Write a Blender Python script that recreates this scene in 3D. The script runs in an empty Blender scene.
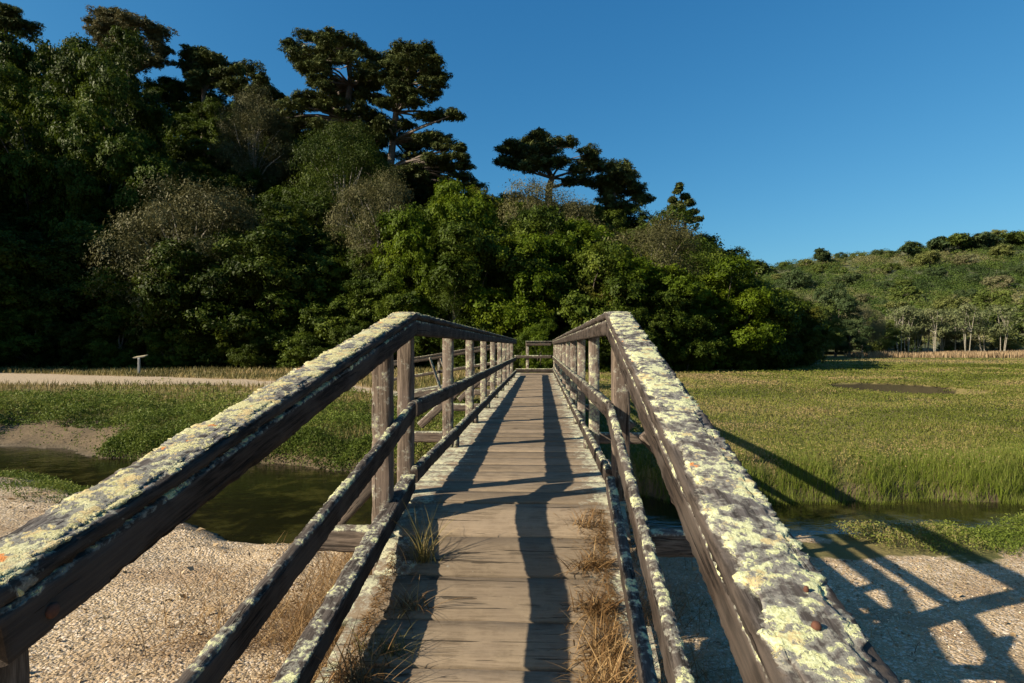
import bpy, math, random
import numpy as np
from mathutils import Vector, Matrix, Quaternion
random.seed(7)
RNG = np.random.default_rng(11)
sc = bpy.context.scene
COL = sc.collection
R = math.radians

# ------------------------------------------------------------------ camera
F = 590.0; W, H = 1024, 683
YAW, PITCH = R(2.81), R(0.44)
CAM = np.array([0.0, 0.0, 0.885])
cd = bpy.data.cameras.new('camera'); cam = bpy.data.objects.new('camera', cd); COL.objects.link(cam)
cd.sensor_width = 36.0; cd.lens = F / W * 36.0; cd.clip_start = 0.02; cd.clip_end = 6000
cam.location = CAM; cam.rotation_euler = (R(90) + PITCH, 0, YAW); sc.camera = cam
_f = np.array([-math.sin(YAW) * math.cos(PITCH), math.cos(YAW) * math.cos(PITCH), math.sin(PITCH)])
_r = np.array([math.cos(YAW), math.sin(YAW), 0.0]); _u = np.cross(_r, _f)
def at(px, py, Y):
    """world point at forward distance Y seen in direction of pixel px,py"""
    d = _r * ((px - W / 2) / F) + _f + _u * ((H / 2 - py) / F)
    return CAM + d * (Y / d[1])
def px_of(X, Y):
    d = np.array([X, Y, 0.0]); return W / 2 + F * (d @ _r) / (d @ _f)

# ------------------------------------------------------------------ light
SUN_DIR = np.array([-1.70, -0.80, 1.0]); SUN_DIR /= np.linalg.norm(SUN_DIR)
elev = math.asin(SUN_DIR[2]); azim = math.atan2(SUN_DIR[0], SUN_DIR[1])
sl = bpy.data.lights.new('sun', 'SUN'); sun = bpy.data.objects.new('sun', sl); COL.objects.link(sun)
sl.energy = 5.0; sl.angle = R(0.5); sl.color = (1.0, 0.87, 0.68)
sun.rotation_euler = Vector(-SUN_DIR).to_track_quat('-Z', 'Y').to_euler(); sun.location = (-30, -15, 30)
wd = bpy.data.worlds.new('World'); sc.world = wd; wd.use_nodes = True
nt = wd.node_tree; bg = nt.nodes['Background']
sky = nt.nodes.new('ShaderNodeTexSky'); sky.sky_type = 'NISHITA'; sky.sun_disc = False
sky.sun_elevation = elev; sky.sun_rotation = azim % (2 * math.pi)
sky.air_density = 1.0; sky.dust_density = 1.3; sky.ozone_density = 3.0; sky.altitude = 50
# grade of the clear sky: deeper blue overhead, paler towards the horizon
sep = nt.nodes.new('ShaderNodeSeparateColor'); cmb = nt.nodes.new('ShaderNodeCombineColor'); nt.links.new(sky.outputs[0], sep.inputs[0])
for ch, (k_, p_) in enumerate(((.30, 1.37), (.925, .91), (1.57, .69))):
    pw = nt.nodes.new('ShaderNodeMath'); pw.operation = 'POWER'; nt.links.new(sep.outputs[ch], pw.inputs[0]); pw.inputs[1].default_value = p_
    ml = nt.nodes.new('ShaderNodeMath'); ml.operation = 'MULTIPLY'; nt.links.new(pw.outputs[0], ml.inputs[0]); ml.inputs[1].default_value = k_
    nt.links.new(ml.outputs[0], cmb.inputs[ch])
nt.links.new(cmb.outputs[0], bg.inputs[0]); bg.inputs[1].default_value = 0.063
sc.view_settings.view_transform = 'Standard'; sc.view_settings.look = 'None'
sc.view_settings.exposure = 1.1; sc.view_settings.gamma = 1.0
sc.render.engine = 'CYCLES'
sc.cycles.max_bounces = 5; sc.cycles.diffuse_bounces = 3; sc.cycles.glossy_bounces = 2
sc.cycles.transmission_bounces = 3; sc.cycles.transparent_max_bounces = 4
sc.cycles.caustics_reflective = False; sc.cycles.caustics_refractive = False
sc.cycles.use_denoising = True
sc.cycles.sample_clamp_indirect = 4.0

# ------------------------------------------------------------------ tagging
def tag(o, label=None, cat=None, group=None, kind=None):
    if label: o['label'] = label
    if cat: o['category'] = cat
    if group: o['group'] = group
    if kind: o['kind'] = kind
    return o
def empty(name, loc, rz=0.0):
    o = bpy.data.objects.new(name, None); COL.objects.link(o)
    o.location = loc; o.rotation_euler = (0, 0, rz); o.empty_display_size = 0.2
    return o
def link(name, me, parent=None, mat=None):
    o = bpy.data.objects.new(name, me); COL.objects.link(o)
    if parent: o.parent = parent
    if mat: me.materials.append(mat) if not me.materials else None
    return o

# ------------------------------------------------------------------ numpy noise
def _hash(ix, iy, seed):
    n = (ix * 374761393 + iy * 668265263 + seed * 1442695041) & 0xffffffff
    n = ((n ^ (n >> 13)) * 1274126177) & 0xffffffff
    return ((n ^ (n >> 16)) & 0xffff) / 65535.0
def vnoise(x, y, seed=0):
    x = np.asarray(x, float); y = np.asarray(y, float)
    ix = np.floor(x).astype(np.int64); iy = np.floor(y).astype(np.int64)
    fx = x - ix; fy = y - iy; fx = fx * fx * (3 - 2 * fx); fy = fy * fy * (3 - 2 * fy)
    a = _hash(ix, iy, seed); b = _hash(ix + 1, iy, seed); c = _hash(ix, iy + 1, seed); d = _hash(ix + 1, iy + 1, seed)
    return (a + (b - a) * fx) * (1 - fy) + (c + (d - c) * fx) * fy
def fbm(x, y, s=1.0, o=4, seed=0):
    x = np.asarray(x, float) * s; y = np.asarray(y, float) * s; v = 0; a = .5; t = 0
    for k in range(o):
        v = v + a * vnoise(x, y, seed + k * 17); t += a; a *= .5; x = x * 2.03 + 3.1; y = y * 2.03 + 1.7
    return v / t
def sstep(a, b, x):
    t = np.clip((np.asarray(x, float) - a) / (b - a), 0, 1); return t * t * (3 - 2 * t)

# ------------------------------------------------------------------ fast mesh
def mesh_from(name, V, Fq, attrs=None, smooth=False, colors=None):
    """V (n,3), Fq (m,k) one face size; attrs: point float attributes"""
    V = np.ascontiguousarray(V, dtype=np.float32); Fq = np.ascontiguousarray(Fq, dtype=np.int32)
    me = bpy.data.meshes.new(name)
    k = Fq.shape[1]; m = Fq.shape[0]
    me.vertices.add(len(V)); me.vertices.foreach_set('co', V.ravel())
    me.loops.add(m * k); me.loops.foreach_set('vertex_index', Fq.ravel())
    me.polygons.add(m); me.polygons.foreach_set('loop_start', np.arange(0, m * k, k, dtype=np.int32))
    me.polygons.foreach_set('loop_total', np.full(m, k, dtype=np.int32))
    if smooth: me.polygons.foreach_set('use_smooth', np.ones(m, dtype=bool))
    me.update(calc_edges=True)
    for n, a in (attrs or {}).items():
        at_ = me.attributes.new(n, 'FLOAT', 'POINT'); at_.data.foreach_set('value', np.ascontiguousarray(a, dtype=np.float32))
    return me
def norm(a): return a / np.maximum(np.linalg.norm(a, axis=-1, keepdims=True), 1e-9)
def leaves(name, C, N, L, Wd, v, fold=0.25):
    """rhombic leaves: centres C, normals N, length L, width Wd, attribute v"""
    n = len(C); T = norm(np.cross(N, RNG.normal(size=(n, 3)))); B = norm(np.cross(N, T))
    L = np.broadcast_to(L, (n,))[:, None]; Wd = np.broadcast_to(Wd, (n,))[:, None]
    a = C - T * L * .5; c = C + T * L * .5; lift = norm(N) * Wd * fold
    b = C + B * Wd * .5 + lift - T * L * .06; d = C - B * Wd * .5 + lift - T * L * .06
    V = np.stack([a, b, c, d], 1).reshape(-1, 3)
    return mesh_from(name, V, np.arange(n * 4).reshape(n, 4), {'v': np.repeat(v, 4)})
def blades(name, base, length, width, lean, droop, v, nseg=3, azim=None):
    """curved grass blades as tapered strips"""
    n = len(base); az = RNG.uniform(0, 2 * np.pi, n) if azim is None else azim
    dirh = np.stack([np.cos(az), np.sin(az), np.zeros(n)], 1); fa = az + np.pi / 2 + RNG.normal(0, .5, n)
    side = np.stack([np.cos(fa), np.sin(fa), np.zeros(n)], 1)
    length = np.broadcast_to(length, (n,)); width = np.broadcast_to(width, (n,)); lean = np.broadcast_to(lean, (n,)); droop = np.broadcast_to(droop, (n,))
    P = base.astype(float).copy(); ang = lean.copy().astype(float); rows = []
    for s in range(nseg + 1):
        wv = width * (1 - (s / nseg) ** 1.6 * .92) * .5
        rows.append(np.stack([P - side * wv[:, None], P + side * wv[:, None]], 1))
        st = (length / nseg)[:, None]
        P = P + (dirh * np.sin(ang)[:, None] + np.array([0, 0, 1.0]) * np.cos(ang)[:, None]) * st
        ang = ang + droop / nseg
    V = np.stack(rows, 1)                      # n, nseg+1, 2, 3
    idx = np.arange(n * (nseg + 1) * 2).reshape(n, nseg + 1, 2)
    Fq = np.stack([idx[:, :-1, 0], idx[:, :-1, 1], idx[:, 1:, 1], idx[:, 1:, 0]], -1).reshape(-1, 4)
    tt = np.broadcast_to(np.linspace(0, 1, nseg + 1)[None, :, None], (n, nseg + 1, 2)).ravel()
    return mesh_from(name, V.reshape(-1, 3), Fq, {'v': np.repeat(v, (nseg + 1) * 2), 'tip': tt})

# ------------------------------------------------------------------ node helpers
class NT:
    def __init__(s, m): s.t = m.node_tree; s.n = s.t.nodes; s.l = s.t.links
    def new(s, typ, **kw):
        nd = s.n.new(typ)
        for k, v in kw.items(): setattr(nd, k, v)
        return nd
    def put(s, sock, v):
        if isinstance(v, bpy.types.NodeSocket): s.l.new(v, sock)
        else: sock.default_value = v
    def math(s, op, a, b=0.0, c=None, clamp=False):
        nd = s.new('ShaderNodeMath', operation=op, use_clamp=clamp); s.put(nd.inputs[0], a); s.put(nd.inputs[1], b)
        if c is not None: s.put(nd.inputs[2], c)
        return nd.outputs[0]
    def mix(s, fac, a, b):
        nd = s.new('ShaderNodeMix', data_type='RGBA')
        s.put(nd.inputs[0], fac); s.put(nd.inputs[6], a if isinstance(a, bpy.types.NodeSocket) else (*a, 1)); s.put(nd.inputs[7], b if isinstance(b, bpy.types.NodeSocket) else (*b, 1))
        return nd.outputs[2]
    def noise(s, vec, scale, detail=4, rough=.55, dist=0.0):
        nd = s.new('ShaderNodeTexNoise'); s.put(nd.inputs['Vector'], vec); nd.inputs['Scale'].default_value = scale
        nd.inputs['Detail'].default_value = detail; nd.inputs['Roughness'].default_value = rough; nd.inputs['Distortion'].default_value = dist
        return nd.outputs['Fac']
    def scalev(s, vec, sc3):
        nd = s.new('ShaderNodeVectorMath', operation='MULTIPLY'); s.put(nd.inputs[0], vec); nd.inputs[1].default_value = sc3; return nd.outputs[0]
    def step(s, x, a, b):
        nd = s.new('ShaderNodeMapRange', interpolation_type='SMOOTHSTEP'); s.put(nd.inputs['Value'], x)
        s.put(nd.inputs['From Min'], a); s.put(nd.inputs['From Max'], b); return nd.outputs['Result']
    def attr(s, name):
        return s.new('ShaderNodeAttribute', attribute_name=name).outputs['Fac']
def new_mat(name):
    m = bpy.data.materials.new(name); m.use_nodes = True; return m, NT(m), m.node_tree.nodes['Principled BSDF'], m.node_tree.nodes['Material Output']

def wood_mat(name, dark, light, cov_top, cov_side, disp=False, axis=1, lich=((.36, .36, .20), (.62, .63, .43)), lh=.005, edge_attr='top', orange=.0, silver=(.075, .062, .052), tan=0.0, topgrey=None, dusty=0.0):
    m, N, p, out = new_mat(name)
    tc = N.new('ShaderNodeTexCoord'); oi = N.new('ShaderNodeObjectInfo')
    off = N.new('ShaderNodeVectorMath', operation='ADD'); N.put(off.inputs[0], tc.outputs['Object'])
    cx = N.new('ShaderNodeCombineXYZ'); r = N.math('MULTIPLY', oi.outputs['Random'], 37.0)
    for k in range(3): N.put(cx.inputs[k], r)
    N.put(off.inputs[1], cx.outputs[0]); vec = off.outputs[0]
    def sv(a, b): return N.scalev(vec, tuple(b if k == axis else a for k in range(3)))
    grain = N.noise(sv(75, 4.5), 1.0, 6, .68, .5)
    fibre = N.noise(sv(190, 16), 1.0, 5, .75)
    crack = N.step(N.noise(sv(48, 1.6), 1.0, 4, .6, .6), .375, .34)
    big = N.noise(vec, 4.5, 3, .5)
    ring = N.math('SINE', N.math('MULTIPLY', N.noise(sv(9, .7), 1.0, 2, .45, .5), 95.0))
    tone = N.math('ADD', N.math('MULTIPLY_ADD', ring, .045, N.math('MULTIPLY', grain, .5)), N.math('MULTIPLY', fibre, .5))
    col = N.mix(N.step(tone, .38, .62), dark, light)
    topa = N.attr(edge_attr)
    if topgrey: col = N.mix(topa, col, N.mix(N.step(tone, .38, .62), topgrey[0], topgrey[1]))
    if dusty:
        sp = N.noise(vec, 85.0, 5, .75); mo = N.noise(vec, 11.0, 5, .65)
        col = N.mix(N.math('MULTIPLY', N.step(mo, .40, .64), dusty), col, (.285, .222, .148))
        col = N.mix(N.math('MULTIPLY', N.step(sp, .60, .70), .55), col, (.34, .275, .19)); col = N.mix(N.math('MULTIPLY', N.step(sp, .40, .30), .6), col, (.075, .055, .036))
    col = N.mix(N.math('MULTIPLY', N.step(big, .42, .62), .5), col, silver)
    pr = N.attr('pr')
    col = N.mix(N.math('MULTIPLY', pr, .45), col, tuple(c * .45 for c in dark))
    col = N.mix(N.math('MULTIPLY', crack, .8), col, tuple(c * .2 for c in dark))
    # lichen
    n1 = N.noise(vec, 13.0, 9, .64, .2); n2 = N.noise(vec, 50.0, 5, .62, .3); n3 = N.noise(vec, 2.3, 2, .5)
    f = N.math('ADD', N.math('ADD', N.math('MULTIPLY', n1, .52), N.math('MULTIPLY', n2, .32)), N.math('MULTIPLY', n3, .16))
    th_top = .5 - (cov_top - .5) * .26; th_side = .5 - (cov_side - .5) * .40
    th = N.math('MULTIPLY_ADD', topa, th_top - th_side, th_side)
    holes = N.step(N.noise(vec, 105.0, 4, .65, .3), .33, .41)
    lm = N.math('MULTIPLY', N.step(f, th, N.math('ADD', th, .016)), holes)
    fine = N.noise(vec, 170.0, 4, .7); fine2 = N.noise(vec, 60.0, 3, .6)
    lc = N.mix(N.step(fine, .3, .7), lich[0], lich[1])
    lc = N.mix(N.math('MULTIPLY', N.step(N.noise(vec, 7.0, 3, .5), .5, .66), .55), lc, (.43, .44, .30))
    if tan > 0: lc = N.mix(N.math('MULTIPLY', N.step(N.noise(vec, 16.0, 4, .6), .56 - tan * .06, .62), .75), lc, (.42, .31, .15))
    if orange > 0: lc = N.mix(N.step(N.noise(vec, 21.0, 2, .4), .71 - orange * .05, .73), lc, (.50, .20, .06))
    # thin grey film lichen under the thick one
    film = N.math('MULTIPLY', N.step(f, N.math('ADD', th, -.06), th), .45)
    col = N.mix(film, col, (.36, .36, .30))
    col = N.mix(lm, col, lc)
    N.put(p.inputs['Base Color'], col); p.inputs['Roughness'].default_value = .9; p.inputs['Specular IOR Level'].default_value = .2
    hw = N.math('ADD', N.math('MULTIPLY', grain, .0022), N.math('MULTIPLY', fibre, .0012))
    hw = N.math('SUBTRACT', hw, N.math('MULTIPLY', N.math('MULTIPLY', crack, N.math('SUBTRACT', 1.0, lm)), .004))
    hl = N.math('MULTIPLY', lm, N.math('ADD', N.math('MULTIPLY_ADD', fine, lh * .9, lh * .35), N.math('MULTIPLY', fine2, lh * .4)))
    hh = N.math('ADD', hw, hl)
    if disp:
        d = N.new('ShaderNodeDisplacement'); N.put(d.inputs['Height'], hh); d.inputs['Midlevel'].default_value = 0.001; d.inputs['Scale'].default_value = 1.0
        N.l.new(d.outputs[0], out.inputs['Displacement']); m.displacement_method = 'BOTH'
    else:
        b = N.new('ShaderNodeBump'); N.put(b.inputs['Height'], hh); b.inputs['Distance'].default_value = 1.0; b.inputs['Strength'].default_value = .9
        N.l.new(b.outputs[0], p.inputs['Normal'])
    return m

def leaf_mat(name, stops, trans=.25, rough=.55, tipcol=None, rnd=.25):
    m, N, p, out = new_mat(name)
    v = N.attr('v'); oi = N.new('ShaderNodeObjectInfo')
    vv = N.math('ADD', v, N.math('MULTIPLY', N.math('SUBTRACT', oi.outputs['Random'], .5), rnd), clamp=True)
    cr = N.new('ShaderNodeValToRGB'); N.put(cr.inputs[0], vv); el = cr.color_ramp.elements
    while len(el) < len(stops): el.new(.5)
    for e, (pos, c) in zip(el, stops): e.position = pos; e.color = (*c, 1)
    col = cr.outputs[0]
    if tipcol: col = N.mix(N.step(N.attr('tip'), .45, 1.0), col, tipcol)
    N.put(p.inputs['Base Color'], col); p.inputs['Roughness'].default_value = rough; p.inputs['Specular IOR Level'].default_value = .10
    tr = N.new('ShaderNodeBsdfTranslucent'); N.put(tr.inputs['Color'], col)
    mx = N.new('ShaderNodeMixShader'); mx.inputs[0].default_value = trans
    N.l.new(p.outputs[0], mx.inputs[1]); N.l.new(tr.outputs[0], mx.inputs[2]); N.l.new(mx.outputs[0], out.inputs['Surface'])
    return m

M = {}
M['cap_left'] = wood_mat('lichened wood cap, yellow and tan', (.009, .007, .0055), (.046, .037, .030), .57, .18, True, topgrey=((.020, .018, .017), (.105, .097, .092)), lich=((.30, .28, .12), (.56, .53, .30)), lh=.0032, orange=.35, tan=1.0)
M['cap_right'] = wood_mat('lichened wood cap, pale green', (.010, .0075, .0055), (.056, .043, .034), .53, .08, True, topgrey=((.022, .019, .017), (.115, .104, .096)), lich=((.34, .35, .17), (.60, .62, .37)), lh=.0019, orange=.35, tan=.4)
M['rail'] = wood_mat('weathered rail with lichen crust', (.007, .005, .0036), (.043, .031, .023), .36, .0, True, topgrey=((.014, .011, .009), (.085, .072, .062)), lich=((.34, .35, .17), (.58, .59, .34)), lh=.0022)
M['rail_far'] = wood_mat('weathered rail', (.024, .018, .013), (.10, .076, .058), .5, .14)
M['post'] = wood_mat('weathered post', (.050, .037, .027), (.160, .124, .094), .16, .10, axis=2, silver=(.17, .13, .105), lich=((.30, .30, .16), (.50, .50, .30)), lh=.002)
M['post_far'] = wood_mat('lichened post', (.060, .045, .034), (.19, .145, .112), .36, .26, axis=2, silver=(.19, .155, .125), lich=((.34, .34, .19), (.52, .52, .32)), lh=.002)
M['beam'] = wood_mat('weathered beam', (.05, .038, .029), (.17, .132, .102), .46, .14, axis=1)
M['deck'] = wood_mat('worn deck planks', (.150, .113, .074), (.262, .203, .136), .58, .04, dusty=.7, axis=0, edge_attr='edge', silver=(.245, .19, .132), lich=((.36, .35, .22), (.54, .53, .38)), lh=.003)

def rust():
    m, N, p, o = new_mat('rusty bolt'); tc = N.new('ShaderNodeTexCoord')
    c = N.mix(N.noise(tc.outputs['Object'], 180, 4), (.035, .014, .008), (.13, .045, .02)); N.put(p.inputs['Base Color'], c); p.inputs['Roughness'].default_value = .85; return m
M['rust'] = rust()
def plain(name, c1, c2, scale, rough=.85, bump=.0):
    m, N, p, o = new_mat(name); tc = N.new('ShaderNodeTexCoord'); n = N.noise(tc.outputs['Object'], scale, 6, .6)
    N.put(p.inputs['Base Color'], N.mix(N.step(n, .3, .7), c1, c2)); p.inputs['Roughness'].default_value = rough
    if bump:
        b = N.new('ShaderNodeBump'); N.put(b.inputs['Height'], n); b.inputs['Distance'].default_value = bump; N.l.new(b.outputs[0], p.inputs['Normal'])
    return m
M['bark'] = plain('grey bark', (.06, .045, .035), (.17, .135, .105), 9, .9, .04)
M['bark_pale'] = plain('pale alder bark', (.13, .12, .09), (.29, .265, .21), 5, .9)
M['bark_grey'] = plain('grey lichened twigs', (.14, .125, .10), (.28, .255, .21), 6, .9)
M['sign_post'] = plain('grey sign post', (.14, .14, .135), (.24, .24, .225), 20)
M['sign_face'] = plain('pale sign panel', (.36, .31, .19), (.48, .42, .27), 6, .5)

# ------------------------------------------------------------------ boards
def board_mesh(name, L, w, h, step_l, step_c, vcut0=0.0, vcut1=0.0, cham=.006, wear=.0025, lumpy=0.0, axis=1):
    """beam along local Y (0..L), centred in x,z, rounded edges, uneven"""
    hw, hh = w / 2, h / 2; c = min(cham, hw * .4, hh * .4)
    def line(a, b, n): return [tuple(a[k] + (b[k] - a[k]) * i / n for k in range(2)) for i in range(n)]
    nw = max(1, round((w - 2 * c) / step_c)); nh = max(1, round((h - 2 * c) / step_c))
    pts = line((-hw + c, hh), (hw - c, hh), nw) + line((hw - c, hh), (hw - c * .3, hh - c * .3), 1) + line((hw - c * .3, hh - c * .3), (hw, hh - c), 1) + line((hw, hh - c), (hw, -hh + c), nh) \
        + line((hw, -hh + c), (hw - c, -hh), 1) + line((hw - c, -hh), (-hw + c, -hh), nw) + line((-hw + c, -hh), (-hw, -hh + c), 1) + line((-hw, -hh + c), (-hw, hh - c), nh) \
        + line((-hw, hh - c), (-hw + c * .3, hh - c * .3), 1) + line((-hw + c * .3, hh - c * .3), (-hw + c, hh), 1)
    P = np.array(pts); np_ = len(P); nl = max(2, int(L / step_l)); ys = np.linspace(0, L, nl + 1)
    s0 = RNG.uniform(0, 100)
    X = np.broadcast_to(P[:, 0], (nl + 1, np_)).copy(); Z = np.broadcast_to(P[:, 1], (nl + 1, np_)).copy(); Yv = np.broadcast_to(ys[:, None], (nl + 1, np_)).copy()
    ang = np.arctan2(P[:, 1] / hh, P[:, 0] / hw)[None, :]
    nz = fbm(Yv * 9 + s0, ang * 3 + 10, 1, 4, 3) - .5; nz2 = fbm(Yv * 55 + s0, ang * 9, 1, 3, 5) - .5
    corner = np.clip(np.abs(P[:, 0] / hw) * np.abs(P[:, 1] / hh), 0, 1)[None, :] ** 3
    k = 1 - (np.abs(nz) * 2 * corner * wear * 5 + np.abs(nz2) * corner * wear * 5) / min(hw, hh)
    X *= k; Z *= k
    bend = (fbm(ys * .8 + s0, ys * 0 + 2, 1, 2, 9) - .5) * wear * 1.2
    X += bend[:, None]; Z += ((fbm(ys * .7 + s0, ys * 0 + 7, 1, 2, 19) - .5) * wear * 1.2)[:, None]
    t = (ys / L)[:, None]; Yv = Yv + Z * (vcut0 * (1 - t) + vcut1 * t)
    top = sstep(.55, .97, P[:, 1] / hh)[None, :] * np.ones((nl + 1, 1))
    V = np.stack([X, Yv, Z], -1).reshape(-1, 3)
    i = np.arange((nl + 1) * np_).reshape(nl + 1, np_); j = np.roll(i, -1, 1)
    Fq = np.stack([i[:-1], j[:-1], j[1:], i[1:]], -1).reshape(-1, 4)
    # end caps as fans of quads-degenerate: use a centre strip
    me_faces = [Fq]; tops = top.ravel()
    nv = len(V); extra = []; ext_top = []
    for row, flip in ((0, False), (nl, True)):
        cpt = V.reshape(nl + 1, np_, 3)[row].mean(0); extra.append(cpt); ext_top.append(0.0); ci = nv + len(extra) - 1
        a = i[row]; b = j[row]
        q = np.stack([np.full(np_, ci), b, a], -1) if not flip else np.stack([np.full(np_, ci), a, b], -1)
        extra_f = q; me_faces.append(extra_f)
    V = np.vstack([V, np.array(extra)]); tops = np.concatenate([tops, ext_top])
    # mixed face sizes
    me = bpy.data.meshes.new(name); V32 = V.astype(np.float32)
    quads = me_faces[0]; tris = np.vstack(me_faces[1:])
    if axis == 2:   # vertical posts: length along local Z
        V32 = np.stack([V32[:, 0], -V32[:, 2], V32[:, 1]], -1)
    me.vertices.add(len(V32)); me.vertices.foreach_set('co', V32.ravel())
    lv = np.concatenate([quads.ravel(), tris.ravel()]).astype(np.int32); me.loops.add(len(lv)); me.loops.foreach_set('vertex_index', lv)
    starts = np.concatenate([np.arange(len(quads)) * 4, len(quads) * 4 + np.arange(len(tris)) * 3]).astype(np.int32)
    tot = np.concatenate([np.full(len(quads), 4), np.full(len(tris), 3)]).astype(np.int32)
    me.polygons.add(len(starts)); me.polygons.foreach_set('loop_start', starts); me.polygons.foreach_set('loop_total', tot)
    me.polygons.foreach_set('use_smooth', np.concatenate([np.ones(len(quads), bool), np.zeros(len(tris), bool)]))
    me.update(calc_edges=True)
    a = me.attributes.new('top', 'FLOAT', 'POINT'); a.data.foreach_set('value', tops.astype(np.float32))
    return me
def board(name, p0, p1, w, h, mat, parent, step_l=.05, step_c=.03, vc0=0.0, vc1=0.0, **kw):
    p0 = Vector(p0); p1 = Vector(p1); d = p1 - p0; L = d.length; y = d.normalized()
    up = Vector((0, 0, 1)); up = (up - y * up.dot(y)).normalized(); x = y.cross(up)
    me = board_mesh(name, L, w, h, step_l, step_c, vc0, vc1, **kw); me.materials.append(M[mat])
    o = link(name, me, parent)
    mm = Matrix((x, y, up)).transposed().to_4x4(); mm.translation = p0; o.matrix_local = mm
    return o
def post(name, x, y, z0, z1, w, d, mat, parent, rz=0.0, **kw):
    me = board_mesh(name, z1 - z0, w, d, kw.pop('step_l', .05), .025, axis=2, **kw); me.materials.append(M[mat])
    o = link(name, me, parent); o.location = (x, y, z0); o.rotation_euler = (0, 0, rz); return o
def bolt(parent_obj, world, nrm, r=.011):
    n = 14; rings = [(r, 0), (r, .003), (r * .8, .0065), (r * .35, .008)]
    V = [(rr * math.cos(2 * math.pi * k / n), rr * math.sin(2 * math.pi * k / n), z) for rr, z in rings for k in range(n)] + [(0, 0, .0083)]
    Fc = [(q * n + k, q * n + (k + 1) % n, (q + 1) * n + (k + 1) % n, (q + 1) * n + k) for q in range(3) for k in range(n)] + [(3 * n + k, 3 * n + (k + 1) % n, 4 * n) for k in range(n)]
    me = bpy.data.meshes.new('bolt'); me.from_pydata(V, [], Fc); me.materials.append(M['rust'])
    for q in me.polygons: q.use_smooth = True
    o = bpy.data.objects.new('bolt', me); COL.objects.link(o); o.parent = parent_obj
    mw = Vector(nrm).to_track_quat('Z', 'Y').to_matrix().to_4x4(); mw.translation = Vector(world)
    o.matrix_local = (parent_obj.parent.matrix_basis @ parent_obj.matrix_basis).inverted() @ mw
    return o

# ================================================================== THE FOOTBRIDGE
S = 0.222                                   # ramp slope
YK = 3.5                                    # where ramp meets the level span
def rz_(Y, z): return z - S * (YK - Y)
bridge = tag(empty('footbridge', (0, 0, 0)), 'old weathered timber footbridge with lichen covered handrails leading across the creek to the woods', 'footbridge')
LX = lambda Y, x: x - .042 * (YK - Y)       # left ramp side drifts outward toward the viewer
RX = lambda Y, x: x - .030 * (YK - Y)
YN = .60                                    # near end of ramp rails
YE = 18.0                                   # far end of the left rail
dn = dict(step_l=.0055, step_c=.0055)
# left ramp
capL = board('handrail_cap', (LX(YN, -.812), YN, rz_(YN, 1.065)), (LX(YK, -.812), YK, rz_(YK, 1.065)), .152, .046, 'cap_left', bridge, .0045, .0045, vc0=0, vc1=S, wear=.004)
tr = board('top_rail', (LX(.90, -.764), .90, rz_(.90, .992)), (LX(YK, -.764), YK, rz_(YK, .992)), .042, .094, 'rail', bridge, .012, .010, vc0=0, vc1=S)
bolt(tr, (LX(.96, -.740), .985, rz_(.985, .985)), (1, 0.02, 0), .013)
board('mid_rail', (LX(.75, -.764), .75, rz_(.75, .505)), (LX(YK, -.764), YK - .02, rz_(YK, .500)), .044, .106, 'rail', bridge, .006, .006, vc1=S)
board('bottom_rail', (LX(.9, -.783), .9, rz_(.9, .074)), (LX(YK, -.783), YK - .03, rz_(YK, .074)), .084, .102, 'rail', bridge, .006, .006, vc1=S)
# right ramp
capR = board('handrail_cap', (RX(.45, .452), .45, rz_(.45, 1.065)), (RX(YK, .452), YK, rz_(YK, 1.065)), .152, .046, 'cap_right', bridge, .0045, .0045, vc0=0, vc1=S, wear=.004)
bolt(capR, (.378, .834, rz_(.834, 1.088) + .002), (0, -.2, 1), .0068)
bolt(capR, (.400, .915, rz_(.915, 1.088) + .001), (0, -.2, 1), .004)
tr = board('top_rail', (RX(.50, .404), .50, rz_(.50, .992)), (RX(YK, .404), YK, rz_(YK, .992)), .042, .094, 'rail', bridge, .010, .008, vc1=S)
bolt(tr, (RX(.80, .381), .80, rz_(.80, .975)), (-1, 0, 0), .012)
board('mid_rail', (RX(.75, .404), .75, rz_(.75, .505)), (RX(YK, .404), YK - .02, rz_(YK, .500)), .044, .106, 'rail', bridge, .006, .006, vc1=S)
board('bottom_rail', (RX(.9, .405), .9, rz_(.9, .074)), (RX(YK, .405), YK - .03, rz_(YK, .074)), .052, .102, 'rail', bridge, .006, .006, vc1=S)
# level span, in lengths that butt at posts
POSTS = [3.62 + 1.645 * k for k in range(10)]
def level_side(xc_cap, xc_in, caps, rails, yend):
    ys = [YK + .004] + rails + [yend]
    for a, b in zip(ys[:-1], ys[1:]):
        board('handrail_cap', (xc_cap, a, 1.065), (xc_cap, b - .006, 1.065), .152, .046, caps, bridge, .012 if a < 6 else .03, .010 if a < 6 else .02, wear=.004)
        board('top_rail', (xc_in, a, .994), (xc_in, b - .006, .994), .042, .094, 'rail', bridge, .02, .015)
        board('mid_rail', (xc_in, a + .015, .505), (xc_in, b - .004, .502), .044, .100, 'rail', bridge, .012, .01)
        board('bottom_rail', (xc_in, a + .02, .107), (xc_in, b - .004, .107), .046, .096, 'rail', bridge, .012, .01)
level_side(-.812, -.764, 'cap_left', [POSTS[2], POSTS[5], POSTS[8]], YE)
level_side(.452, .404, 'cap_right', [POSTS[1], POSTS[4], POSTS[7]], 20.02)
for k, y in enumerate(POSTS):
    for sx, xin in ((-1, -.786), (1, .426)):
        far = k > 0
        if sx < 0 and y > YE + .2: continue
        post('post', xin + sx * .047 + random.uniform(-.004, .004), y, -.20, 1.04, .092, .098, 'post_far' if far else 'post', bridge, rz=random.uniform(-.03, .03))
        post('rail_block', xin + sx * -.021, y + .03, -.022, .058, .05, .14, 'beam', bridge) if k > 0 else None
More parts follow.
